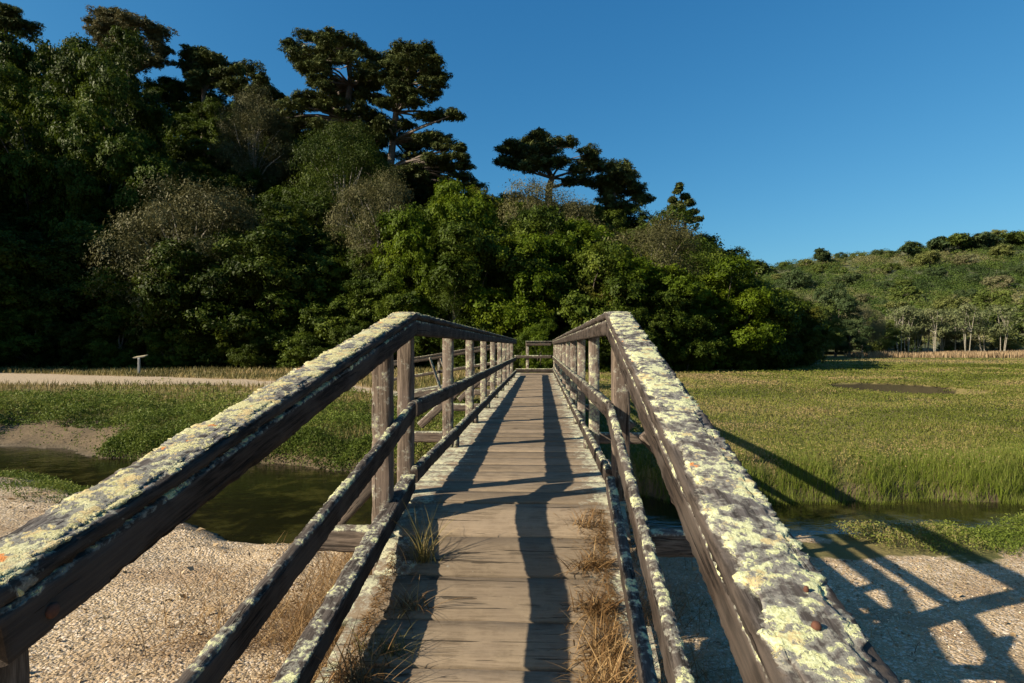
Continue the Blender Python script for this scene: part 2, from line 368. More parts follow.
for y, zt in ((.955, 1.04), (3.16, 1.04)):
    for sx, xin in ((-1, LX(y, -.788)), (1, RX(y, .428))):
        if sx > 0: y = .40 if y < 2 else 3.515
        post('post', xin + sx * .052, y, rz_(y, -.35), rz_(y, zt) - .01, .102, .102, 'post', bridge)
# outriggers with knee braces at alternate posts
def outrigger(y, z):
    if y < 4:
        board('outrigger_beam', (-1.24, y, z), (-.845, y, z), .105, .125, 'beam', bridge, .03, .02); board('outrigger_beam', (.50, y, z), (1.16, y, z), .105, .125, 'beam', bridge, .03, .02); return
    board('outrigger_beam', (-1.52 if y > 4 else -1.24, y, z), (1.16, y, z), .105, .125, 'beam', bridge, .03, .02)
for y, z in ((3.10, -.135), (POSTS[2] - .085, -.17), (POSTS[4] - .085, -.17), (POSTS[6] - .085, -.17), (POSTS[8] - .085, -.17)):
    outrigger(y, z)
    for sx, xo, xi in ((-1, -1.42, -.90), (1, 1.06, .545)):
        board('knee_brace', (xo if y > 4 or sx > 0 else -1.16, y + .045, -.05 if y > 4 else -.12), (xi, y + .045, .43 if y > 4 or sx > 0 else .16), .045, .092, 'beam', bridge, .03, .02)
# stringers and piles
for x in (-.74, -.2, .35):
    board('stringer', (x, 3.5, -.21), (x, 20.1, -.21), .09, .22, 'beam', bridge, .2, .06)
    board('stringer', (x - .03, -1.5, rz_(-1.5, -.29)), (x, 3.45, rz_(3.45, -.25)), .09, .22, 'beam', bridge, .2, .06)
for y in (POSTS[2] + .1, POSTS[4] + .1, POSTS[6] + .1, POSTS[8] + .1):
    for x in (-.62, .28): post('pile', x, y, -2.2, -.325, .2, .2, 'beam', bridge, step_l=.2)
# deck planks
def deck(name, y0, y1, ramp, x0, x1, skew):
    Vs, Fs, ed, prs = [], [], [], []; y = y0; base = 0; nx = 44
    while y < y1 - .05:
        wd_ = random.uniform(.262, .292); ye = min(y + wd_, y1); g = random.uniform(.010, .017)
        if y1 - ye < .1: ye = y1
        pr = random.random(); dz = random.uniform(-.004, .003); tilt = random.uniform(-.003, .003); rot = random.uniform(-.006, .006)
        e0, e1 = random.uniform(-.03, .03), random.uniform(-.03, .03)
        us = np.linspace(0, 1, nx + 1); prof = [(0, -.045), (0, -.012), (.004, -.004), (.012, 0), (.3, .001), (.5, .0015), (.7, .001), (1 - .012, 0), (1 - .004, -.004), (1, -.012), (1, -.045)]
        s = random.uniform(0, 99)
        for (pv, pz) in prof:
            xv = (x0 + e0) + (x1 + e1 - x0 - e0) * us
            wob = (fbm(us * 7 + s, us * 0 + round(pv) * 5, 1, 4, 3) - .5) * .012 * (1 if pv < .1 or pv > .9 else 0)
            yv = (y + g) + (ye - y - g) * pv + wob + rot * (us - .5)
            zv = pz + dz + tilt * (us - .5) + (fbm(us * 5 + s, us * 0 + pv * 2, 1, 3, 8) - .5) * .008
            if ramp: xv = xv - skew * (YK - yv); zv = zv - S * (3.42 - yv) - .02 - .085 * sstep(3.35, 2.6, yv)
            if not ramp: zv = zv - .02
            Vs.append(np.stack([xv, yv, zv], -1)); ed.append(sstep(.16, .44, np.abs(us - .5)) if not ramp else sstep(.25, .49, np.abs(us - .5)) * .9); prs.append(np.full(nx + 1, pr))
        m_ = len(prof); idx = base + np.arange(m_ * (nx + 1)).reshape(m_, nx + 1); base += m_ * (nx + 1)
        Fs.append(np.stack([idx[:-1, :-1], idx[:-1, 1:], idx[1:, 1:], idx[1:, :-1]], -1).reshape(-1, 4))
        Fs.append(np.stack([idx[0, :-1], idx[-1, :-1], idx[-1, 1:], idx[0, 1:]], -1).reshape(-1, 4))
        y = ye
    me = mesh_from(name, np.vstack(Vs), np.vstack(Fs), {'edge': np.concatenate(ed), 'pr': np.concatenate(prs)}, True); me.materials.append(M['deck'])
    return link(name, me, bridge)
deck('ramp_deck', -1.6, 3.40, True, -.815, .47, .036)
deck('level_deck', 3.405, 20.1, False, -.85, .52, 0)
# far end: cross rail closing the span, and the short leg that turns left down to the trail
YF = 20.06
board('handrail_cap', (-.52, YF, 1.03), (.52, YF, 1.03), .14, .05, 'cap_right', bridge, .03, .02)
board('top_rail', (-.52, YF - .02, .95), (.37, YF - .02, .95), .042, .11, 'rail_far', bridge)
board('mid_rail', (-.9, YF - .02, .52), (.37, YF - .02, .52), .044, .11, 'rail_far', bridge)
post('post', -.46, YF + .06, -.2, 1.0, .10, .1, 'post_far', bridge)
post('post', .47, YF + .03, -.2, 1.04, .10, .1, 'post_far', bridge)
board('sill_log', (-.85, YF + .02, .06), (.5, YF + .02, .06), .14, .12, 'cap_right', bridge, .03, .02)
lz = lambda x, z: z + .165 * (x + .8)
for yy in (18.2, YF):
    board('handrail_cap', (-5.2, yy, lz(-5.2, 1.03)), (-.95, yy, lz(-.95, 1.03)), .13, .046, 'rail_far', bridge)
    board('top_rail', (-5.2, yy - .01, lz(-5.2, .945)), (-.95, yy - .01, lz(-.95, .945)), .042, .11, 'rail_far', bridge)
    if yy < 19: board('mid_rail', (-5.2, yy - .01, lz(-5.2, .47)), (-.95, yy - .01, lz(-.95, .47)), .042, .10, 'rail_far', bridge)
    board('stringer', (-5.3, yy, lz(-5.3, -.12)), (-.9, yy, lz(-.9, -.12)), .09, .2, 'beam', bridge)
    for x in ((-5.1, -2.1) if yy < 19 else (-3.5, -1.0)): post('post', x, yy + .08, lz(x, -.5), lz(x, 1.0), .09, .09, 'post_far', bridge)
    board('knee_brace', (-3.05, yy - .3, lz(-3, -.1)), (-3.45, yy - .02, lz(-3.4, .95)), .09, .045, 'beam', bridge)
board('leg_deck', (-5.3, 19.13, lz(-5.3, -.02)), (-.86, 19.13, lz(-.86, -.02)), 1.75, .045, 'beam', bridge, .1, .1)

# ================================================================== GROUND, CREEK, TRAIL
def interp(x, pts): p = np.array(pts, float); return np.interp(x, p[:, 0], p[:, 1])
NEAR = [(-60, 24), (-40, 19), (-15, 12.2), (-8, 9.7), (-3.8, 7.2), (0, 7.1), (3, 7.55), (4.5, 7.75), (6, 8.2), (9, 9.0), (14, 8), (30, 4), (80, -8)]
FAR = [(-60, 28), (-40, 22), (-15, 14.2), (-10, 12.9), (-6, 11.9), (-2, 11.2), (1, 10.0), (3, 9.3), (4.5, 9.35), (6, 9.75), (9, 10.1), (14, 9.0), (30, 4.9), (80, -7)]
def near(x): return interp(x, NEAR) + (fbm(x, x * 0, .9, 3, 2) - .5) * .45
def far(x): return interp(x, FAR) + (fbm(x, x * 0 + 5, .8, 3, 4) - .5) * 1.0
ZW = -1.56
TR = [(-90, 47), (-60, 38), (-28, 28.6), (-14, 26.3), (-8, 23.5), (-4.9, 19.6)]
TRH = [(-90, 4.6), (-28, 4.4), (-20, 3.0), (-12, 1.7), (-5, .9)]
def pond(x, y):
    q = np.sqrt(((x - 16.0) / 2.95) ** 2 + ((y - 26.8) / 4.3) ** 2) + (fbm(x, y, .5, 3, 12) - .5) * .25
    return (1 - sstep(.86, 1.0, q)) * (.18 + .82 * sstep(23.5, 30.0, y))
def ground(x, y, full=False):
    x = np.asarray(x, float); y = np.asarray(y, float)
    nr, fr = near(x), far(x); inside = np.minimum(y - nr, fr - y)
    dn_ = nr - y; df = y - fr
    left = sstep(1.5, -1.5, x)
    bump = (fbm(x, y, .9, 4, 21) - .5) * .16
    hn = ZW + .02 + (.46 - .16 * (1 - left)) * (1 - np.exp(-np.maximum(dn_, 0) / (1.5 * left + .55 * (1 - left)))) + bump * .35 + np.clip(dn_ - 3, 0, 6) * .012
    mud = sstep(-9.4, -10.4, x) * sstep(-15.5, -14.0, x)
    sc_ = .28 + .5 * left * (.25 + 2.4 * mud)
    hf = ZW + .02 + .54 * (1 - np.exp(-np.maximum(df, 0) / sc_)) + bump * (.5 + .6 * left)
    tl = interp(x, TR); th = interp(x, TRH); td = np.abs(y - tl)
    tmask = (1 - sstep(th + .2, th + 3.5, td)) * (x < -4.0)
    hf = hf * (1 - tmask) + (-.76 + (fbm(x, y, .4, 2, 31) - .5) * .08) * tmask
    hf = np.where((x < -4) & (y > tl), np.maximum(hf, -.78), hf)
    pd = pond(x, y); hf = hf - .66 * pd
    hn = hn + (fbm(x, y, 2.6, 3, 87) - .5) * .20 * sstep(.1, .4, dn_) * (1 - sstep(.9, 2.0, dn_)) * left
    hf = hf + (fbm(x, y, 2.2, 3, 89) - .5) * .16 * mud * sstep(.05, .4, df)
    hb = ZW - .12 - .25 * sstep(0, .7, inside)
    z = np.where(inside > 0, hb, np.where(dn_ >= 0, hn, hf))
    if not full: return z
    gravel = (dn_ > -.3) * (1 - sstep(2.6, 3.4, x + (fbm(x, y, .8, 3, 41) - .5) * 2.4) * (1 - sstep(1.2, 2.1, dn_ + (fbm(x, y, 1.1, 3, 43) - .5) * 1.2)))
    gravel = np.where(dn_ > -.3, gravel, 0.0)
    trail = (1 - sstep(th - .5, th + .3, td + (fbm(x, y, .6, 3, 44) - .5) * 1.2)) * (x < -4.2)
    wet = np.clip(1 - np.abs(z - ZW) / .12, 0, 1) + (inside > 0)
    mudm = sstep(.2, .75, mud * (1 - sstep(1.6, 2.9, df + (fbm(x, y, .7, 3, 45) - .5) * 1.6)) * (df > 0) * 1.0) + (df > -.2) * (1 - sstep(.08, .25, df))
    dry = np.clip((x < -3) * sstep(2.5, .3, td - th) + sstep(6, 12, y - tl) * (x < 0), 0, 1)
    return z, gravel, trail, np.clip(wet, 0, 1), np.clip(mudm, 0, 1), dry, pd * sstep(27.2, 28.6, y)
def axis_pts(lo, hi, c, d0, growth):
    out = [c]; d = d0
    while out[-1] < hi: d = d0 + growth * abs(out[-1] - c); out.append(out[-1] + d)
    neg = [c]
    while neg[-1] > lo: d = d0 + growth * abs(neg[-1] - c); neg.append(neg[-1] - d)
    return np.array(sorted(set(neg + out)))
xs = axis_pts(-900, 1100, 0, .075, .018); ys = axis_pts(-60, 1800, 7.0, .075, .014)
GX, GY = np.meshgrid(xs, ys); gz, gg, gt, gw, gm, gd, gp = ground(GX, GY, True)
ii = np.arange(GX.size).reshape(GX.shape)
Fg = np.stack([ii[:-1, :-1], ii[:-1, 1:], ii[1:, 1:], ii[1:, :-1]], -1).reshape(-1, 4)
me = mesh_from('ground', np.stack([GX.ravel(), GY.ravel(), gz.ravel()], -1), Fg, dict(gravel=gg.ravel(), trail=gt.ravel(), wet=gw.ravel(), mud=gm.ravel(), dry=gd.ravel(), pond=gp.ravel()), True)
def ground_mat():
    m, N, p, out = new_mat('creek bank ground'); tc = N.new('ShaderNodeTexCoord'); v = tc.outputs['Object']
    a = {k: N.attr(k) for k in ('gravel', 'trail', 'wet', 'mud', 'dry', 'pond')}
    n1 = N.noise(v, 1.1, 6, .6); n2 = N.noise(v, 9, 5, .65); n3 = N.noise(v, 60, 4, .7); nb = N.noise(v, .16, 4, .6)
    # marsh mat
    marsh = N.mix(N.step(n2, .3, .7), (.050, .058, .014), (.115, .115, .034))
    marsh = N.mix(N.math('MULTIPLY', N.step(nb, .42, .6), .8), marsh, (.175, .14, .055))
    marsh = N.mix(N.math('MULTIPLY', N.step(n1, .52, .68), .6), marsh, (.135, .105, .040))
    straw = N.mix(N.step(n2, .3, .7), (.19, .135, .065), (.33, .245, .125))
    col = N.mix(a['dry'], marsh, straw)
    # shell gravel
    vo = N.new('ShaderNodeTexVoronoi'); N.put(vo.inputs['Vector'], v); vo.inputs['Scale'].default_value = 42
    vo2 = N.new('ShaderNodeTexVoronoi'); N.put(vo2.inputs['Vector'], v); vo2.inputs['Scale'].default_value = 105
    hs = N.new('ShaderNodeSeparateColor'); N.put(hs.inputs[0], vo.outputs['Color']); h2 = N.new('ShaderNodeSeparateColor'); N.put(h2.inputs[0], vo2.outputs['Color'])
    gr = N.mix(h2.outputs[0], (.30, .225, .135), (.50, .385, .245))
    gr = N.mix(N.step(hs.outputs[1], .88, .92), gr, (.56, .47, .36))
    gr = N.mix(N.step(h2.outputs[1], .90, .94), gr, (.62, .54, .43))
    gr = N.mix(N.math('MULTIPLY', N.step(n1, .46, .62), .55), gr, (.24, .155, .085))
    gr = N.mix(N.math('MULTIPLY', N.step(n2, .55, .72), .6), gr, (.115, .080, .050))
    gmask = N.step(N.math('ADD', a['gravel'], N.math('MULTIPLY', N.math('SUBTRACT', n2, .5), .8)), .4, .6)
    col = N.mix(gmask, col, gr)
    tr_ = N.mix(N.step(n2, .3, .7), (.29, .228, .150), (.42, .338, .235))
    tmask = N.step(N.math('ADD', a['trail'], N.math('MULTIPLY', N.math('SUBTRACT', n2, .5), .7)), .4, .6)
    col = N.mix(tmask, col, tr_)
    md = N.mix(n2, (.070, .050, .028), (.165, .122, .072))
    col = N.mix(N.step(N.math('ADD', a['mud'], N.math('MULTIPLY', N.math('SUBTRACT', n2, .5), .6)), .35, .6), col, md)
    col = N.mix(N.math('MULTIPLY', N.step(a['pond'], .02, .14), .92), col, (.020, .017, .008))  # far bank painted near-black: mud plus the shade under its overhanging grass
    col = N.mix(N.math('MULTIPLY', a['wet'], .8), col, (.030, .024, .012))
    N.put(p.inputs['Base Color'], col); N.put(p.inputs['Roughness'], N.math('MULTIPLY_ADD', a['wet'], -.45, .95)); p.inputs['Specular IOR Level'].default_value = .2
    h = N.math('ADD', N.math('MULTIPLY', n2, .05), N.math('MULTIPLY', n3, .012))
    h = N.math('ADD', h, N.math('MULTIPLY', N.math('SUBTRACT', .5, vo.outputs['Distance']), N.math('MULTIPLY', gmask, .018)))
    b = N.new('ShaderNodeBump'); N.put(b.inputs['Height'], h); b.inputs['Distance'].default_value = 1.0; b.inputs['Strength'].default_value = .8
    N.l.new(b.outputs[0], p.inputs['Normal']); return m
me.materials.append(ground_mat()); tag(link('ground', me), kind='structure')
# water
def water_mat():
    m, N, p, out = new_mat('still creek water'); tc = N.new('ShaderNodeTexCoord')
    n = N.noise(N.scalev(tc.outputs['Object'], (1, 1.6, 1)), 5.5, 4, .55); weed = N.noise(tc.outputs['Object'], 1.6, 6, .65)
    N.put(p.inputs['Base Color'], N.mix(N.step(weed, .46, .66), (.007, .007, .003), (.030, .028, .006)))
    N.put(p.inputs['Roughness'], N.math('MULTIPLY_ADD', N.step(weed, .5, .62), .18, .03)); p.inputs['IOR'].default_value = 1.33
    b = N.new('ShaderNodeBump'); N.put(b.inputs['Height'], n); b.inputs['Distance'].default_value = .02; b.inputs['Strength'].default_value = .35
    N.l.new(b.outputs[0], p.inputs['Normal']); return m
wx = np.linspace(-60, 30, 181); nrw, frw = near(wx), far(wx)
V = np.concatenate([np.stack([wx, nrw - .35, wx * 0 + ZW], -1), np.stack([wx, frw + .35, wx * 0 + ZW], -1)])
i = np.arange(180); me = mesh_from('creek_water', V, np.stack([i, i + 1, i + 182, i + 181], -1)); me.materials.append(water_mat()); tag(link('creek_water', me), kind='structure')
M['pool'] = M['water'] = me.materials[0]
th_ = np.linspace(0, 2 * np.pi, 33)[:-1]; V = np.stack([16.0 + 2.8 * np.cos(th_), 26.8 + 4.1 * np.sin(th_), th_ * 0 - 1.47], -1)
me = bpy.data.meshes.new('marsh_pool'); me.from_pydata([tuple(q) for q in V], [], [tuple(range(32))]); me.materials.append(M['water']); tag(link('marsh_pool', me), kind='structure')

# ================================================================== HILLS (view-facing slopes, real depth)
TOPY = [(-900, -150), (-500, -60), (-200, 0), (0, 40), (60, 52), (130, 68), (175, 88), (250, 98), (300, 120), (380, 150), (470, 182), (520, 184), (570, 192), (610, 212), (650, 214), (690, 222), (720, 250), (745, 268), (775, 288), (805, 316), (830, 350), (850, 366)]
YFR = [(-900, 27), (-500, 33), (-200, 39), (0, 45), (300, 45), (480, 44), (600, 44), (680, 46), (760, 48), (805, 53), (850, 62)]
DEP = 44.0
def hill_gy(px, t):
    top = interp(px, TOPY); base = 367.0; hpx = interp(px, [(-900, 60), (600, 58), (720, 52), (850, 10)])
    crest = np.minimum(top + hpx, base - 1); return base + (crest - base) * np.clip(t, 0, 1) ** .9
def hill_pt(px, t):
    Yf = float(interp(px, YFR)); p = at(px, float(hill_gy(px, t)), Yf + t * DEP); return p
cols_px = np.arange(-900, 851, 25); rows_t = np.linspace(-.02, 1, 22)
V = []
for px in cols_px:
    for t in rows_t:
        p = hill_pt(px, t); p[2] += 0.0 if t <= 0 else (vnoise(p[0] * .2, p[1] * .2, 5) - .5) * 1.0
        if t < 0: p[2] -= .6
        V.append(p)
    e = hill_pt(px, 1.0); d = (e - CAM) / np.linalg.norm((e - CAM)[:2])
    for k, (dd, dz) in enumerate(((12, 1), (40, -8), (90, -40))): V.append(e + np.array([d[0] * dd, d[1] * dd, dz if e[2] > 6 else min(dz, 0)]))
nr_ = len(rows_t) + 3; ii = np.arange(len(V)).reshape(len(cols_px), nr_)
me = mesh_from('hillside', np.array(V), np.stack([ii[:-1, :-1], ii[1:, :-1], ii[1:, 1:], ii[:-1, 1:]], -1).reshape(-1, 4), None, True)
M['duff'] = plain('dark leaf litter slope', (.018, .018, .008), (.045, .04, .02), .8); me.materials.append(M['duff']); tag(link('hillside', me), kind='structure')
# unseen hill spur past the left edge, added and shaped to shade lower woods
SPX, SPY = np.meshgrid(np.linspace(-150, -24, 84), np.linspace(14, 140, 84))
def spur_z(x, y):
    d = (y - (36.5 + .56 * (x + 31))) * .87; e = -.958 * y - x
    h = sstep(.5, 13, d) * sstep(1.5, 13, e) * sstep(-150, -110, x)
    return -1.25 + 17 * h + (fbm(x, y, .08, 3, 71) - .5) * 5 * h
ii = np.arange(84 * 84).reshape(84, 84)
me = mesh_from('hill_spur', np.stack([SPX.ravel(), SPY.ravel(), spur_z(SPX, SPY).ravel()], -1), np.stack([ii[:-1, :-1], ii[:-1, 1:], ii[1:, 1:], ii[1:, :-1]], -1).reshape(-1, 4), None, True)
me.materials.append(M['duff']); tag(link('hill_spur', me), kind='structure')
# far hill
FTOP = [(690, 300), (735, 276), (760, 268), (790, 262), (830, 256), (870, 253), (910, 248), (950, 242), (1000, 238), (1050, 234), (1200, 222), (1500, 225)]
FY0, FD = 128.0, 190.0
def fh_pt(px, t):
    top = float(interp(px, FTOP)); gy = 351.5 + (top + 2 - 351.5) * t ** .85; return at(px, gy, FY0 + t * FD)
cp = np.arange(690, 1501, 30); rt = np.linspace(0, 1, 16); V = []
for px in cp:
    for t in rt: V.append(fh_pt(px, t))
    e = fh_pt(px, 1.0); V.append(e + np.array([30, 60, -6])); V.append(e + np.array([60, 160, -60]))
ii = np.arange(len(V)).reshape(len(cp), 18)
me = mesh_from('far_hill', np.array(V), np.stack([ii[:-1, :-1], ii[1:, :-1], ii[1:, 1:], ii[:-1, 1:]], -1).reshape(-1, 4), None, True)
M['scrub'] = plain('far scrub slope', (.045, .06, .02), (.10, .10, .045), .12); me.materials.append(M['scrub']); tag(link('far_hill', me), kind='structure')

# ================================================================== TREES
M['laurel'] = leaf_mat('dark laurel leaves', [(0, (.016, .027, .003)), (.55, (.038, .058, .006)), (1, (.075, .098, .011))])
M['bright'] = leaf_mat('bright green leaves', [(0, (.030, .052, .003)), (.55, (.078, .118, .006)), (1, (.145, .180, .014))], .32)
M['olive'] = leaf_mat('grey olive twiggy foliage', [(0, (.036, .038, .014)), (.55, (.078, .076, .028)), (1, (.135, .124, .052))], .15)
M['mid'] = leaf_mat('mid green oak leaves', [(0, (.022, .038, .004)), (.55, (.056, .083, .008)), (1, (.105, .132, .015))])
M['russet'] = leaf_mat('russet green leaves', [(0, (.030, .036, .005)), (.55, (.072, .078, .010)), (1, (.125, .120, .018))])
M['pine'] = leaf_mat('pine needles', [(0, (.036, .044, .011)), (.55, (.078, .096, .027)), (1, (.150, .158, .052))], .12)
M['pine_brown'] = leaf_mat('browned pine needles', [(0, (.045, .048, .020)), (.55, (.11, .108, .045)), (1, (.19, .165, .080))], .12)
M['far_green'] = leaf_mat('far green crowns', [(0, (.045, .066, .014)), (.55, (.080, .108, .022)), (1, (.130, .155, .036))], .2)
M['far_olive'] = leaf_mat('far olive crowns', [(0, (.075, .083, .036)), (.55, (.125, .123, .058)), (1, (.175, .160, .085))], .2)
M['far_dark'] = leaf_mat('far dark crowns', [(0, (.030, .050, .018)), (.55, (.052, .078, .028)), (1, (.085, .105, .040))], .2)
M['far_light'] = leaf_mat('far pale crowns', [(0, (.08, .095, .022)), (.55, (.125, .140, .040)), (1, (.18, .185, .065))], .2)
M['alder'] = leaf_mat('pale alder leaves', [(0, (.075, .092, .038)), (.55, (.125, .145, .062)), (1, (.18, .19, .09))], .25)

def sph(n):
    k = np.arange(n) + .5; ph = np.arccos(1 - 2 * k / n); th = np.pi * (1 + 5 ** .5) * k
    return np.stack([np.cos(th) * np.sin(ph), np.sin(th) * np.sin(ph), np.cos(ph)], -1)
def lobe_leaves(lobes, tufts, per, Ls, Ws, spread, upbias=.35, inner=.0, seed=0):
    """lobes: list of (centre, radii3, v). Leaves gathered in small tufts over every lobe's outside."""
    rng = np.random.default_rng(seed); C, N, Vv = [], [], []
    for (c, r, lv) in lobes:
        c = np.array(c, float); r = np.array(r, float); nt_ = max(6, int(tufts * rng.uniform(.8, 1.2)))
        d = sph(nt_); d = norm(d + rng.normal(0, .22, d.shape)); keep = rng.random(nt_) < np.clip(.62 + .6 * d[:, 2], .25, 1); d = d[keep]
        rad = rng.uniform(.62, 1.08, len(d)) ** .7; tc = c + d * r * rad[:, None]; tv = lv + rng.normal(0, .10, len(d))
        n = len(d) * per
        cc = np.repeat(tc, per, 0) + rng.normal(0, 1, (n, 3)) * spread * np.array([1, 1, .7]); dd = np.repeat(d, per, 0)
        nn = norm(dd * 1.0 + rng.normal(0, .50, (n, 3)) + np.array([0, 0, upbias]))
        C.append(cc); N.append(nn); Vv.append(np.repeat(tv, per) + rng.normal(0, .06, n))
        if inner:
            k = int(n * inner); C.append(c + norm(rng.normal(size=(k, 3))) * r * (rng.random((k, 1)) ** .5) * .7); N.append(rng.normal(size=(k, 3))); Vv.append(np.full(k, lv - .15))  # inner leaves coloured darker, painting in the shade inside each lobe
    C = np.vstack(C); N = np.vstack(N); v = np.clip(np.concatenate(Vv), 0, 1); n = len(C); q = np.exp(rng.normal(0, .32, n))
    return C, N, Ls * q, Ws * q * rng.uniform(.8, 1.2, n), v
def tube(V, Fc, pts, rads, n=7):
    pts = [Vector(p) for p in pts]; base = len(V)
    for k, p in enumerate(pts):
        d = (pts[min(k + 1, len(pts) - 1)] - pts[max(k - 1, 0)]).normalized(); a = d.orthogonal().normalized(); b = d.cross(a)
        for q in range(n): V.append(tuple(p + (a * math.cos(6.2832 * q / n) + b * math.sin(6.2832 * q / n)) * rads[k]))
    for k in range(len(pts) - 1):
        for q in range(n): Fc.append((base + k * n + q, base + k * n + (q + 1) % n, base + (k + 1) * n + (q + 1) % n, base + (k + 1) * n + q))
def trunk_mesh(name, base, top, r0, limbs, mat, bend=.3, rng=random):
    V, Fc = [], []; b = Vector(base); t = Vector(top); n = 7; pts = []
    for k in range(n + 1):
        f = k / n; p = b.lerp(t, f); o = math.sin(f * 3.1) * bend
        pts.append(p + Vector((o * rng.uniform(.3, 1), o * rng.uniform(-.6, .6), 0)))
    tube(V, Fc, pts, [r0 * (1.35 if k == 0 else 1) * (1 - .62 * k / n) for k in range(n + 1)])
    for (f0, end) in limbs:
        s = pts[min(n, int(f0 * n))]; e = Vector(end); m = s.lerp(e, .5) + Vector((rng.uniform(-.3, .3), rng.uniform(-.3, .3), (e - s).length * .10)); rr = r0 * (1 - .6 * f0) * .5
        q1 = s.lerp(m, .5) + Vector((rng.uniform(-.15, .15), 0, .05)); q2 = m.lerp(e, .5)
        tube(V, Fc, [s, q1, m, q2, e], [rr, rr * .8, rr * .62, rr * .42, rr * .2], 5)
    me = bpy.data.meshes.new(name); me.from_pydata(V, [], Fc); me.materials.append(mat)
    for p in me.polygons: p.use_smooth = True
    return me
def broad_proto(seed, rx, rz, zc, nl, tufts, per, Ls, Ws, spread, low=1.0, inner=.12, bk='bark'):
    rng = np.random.default_rng(seed); lobes = []
    for k, d in enumerate(sph(nl)):
        d = norm((d + rng.normal(0, .28, 3))[None])[0]; q = rng.uniform(.62, 1.0)
        c = np.array([d[0] * rx * q, d[1] * rx * q, zc + d[2] * rz * q]); r = rng.uniform(.25, .42) * rx
        c[2] = max(c[2], low); lobes.append((c, (r, r, r * rng.uniform(.62, .85)), rng.uniform(.25, .75)))
    C, N, L, Wd, v = lobe_leaves(lobes, tufts, per, Ls, Ws, spread, inner=inner, seed=seed)
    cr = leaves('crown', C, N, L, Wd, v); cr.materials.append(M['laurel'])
    lim = [(rng.uniform(.3, .9), tuple(l[0])) for l in lobes[::(2 if bk == 'bark' else 1)]]
    tm = trunk_mesh('trunk', (0, 0, -.4), (0, 0, zc + .2 * rz), .17 * rx / 3, lim, M[bk])
    return cr, tm
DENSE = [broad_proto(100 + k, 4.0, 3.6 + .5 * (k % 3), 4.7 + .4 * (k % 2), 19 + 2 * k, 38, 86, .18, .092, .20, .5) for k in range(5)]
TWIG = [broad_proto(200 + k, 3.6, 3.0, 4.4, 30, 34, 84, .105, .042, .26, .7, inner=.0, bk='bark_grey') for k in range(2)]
FARP = [broad_proto(300 + k, 4.6, 3.2, 4.4, 17, 40, 14, .44, .25, .34) for k in range(4)]
def place(proto, mat, loc, s, name, label, group, sz=1.0, rz=None, tint=None):
    root = empty(name, loc, random.uniform(0, 6.28) if rz is None else rz)
    tag(root, label, 'tree', group)
    for nm, me in (('crown', proto[0]), ('trunk', proto[1])):
        o = bpy.data.objects.new(nm, me); COL.objects.link(o); o.parent = root; o.scale = (s, s, s * sz)
        if nm == 'crown': o.material_slots[0].link = 'OBJECT'; o.material_slots[0].material = M[mat]
    return root
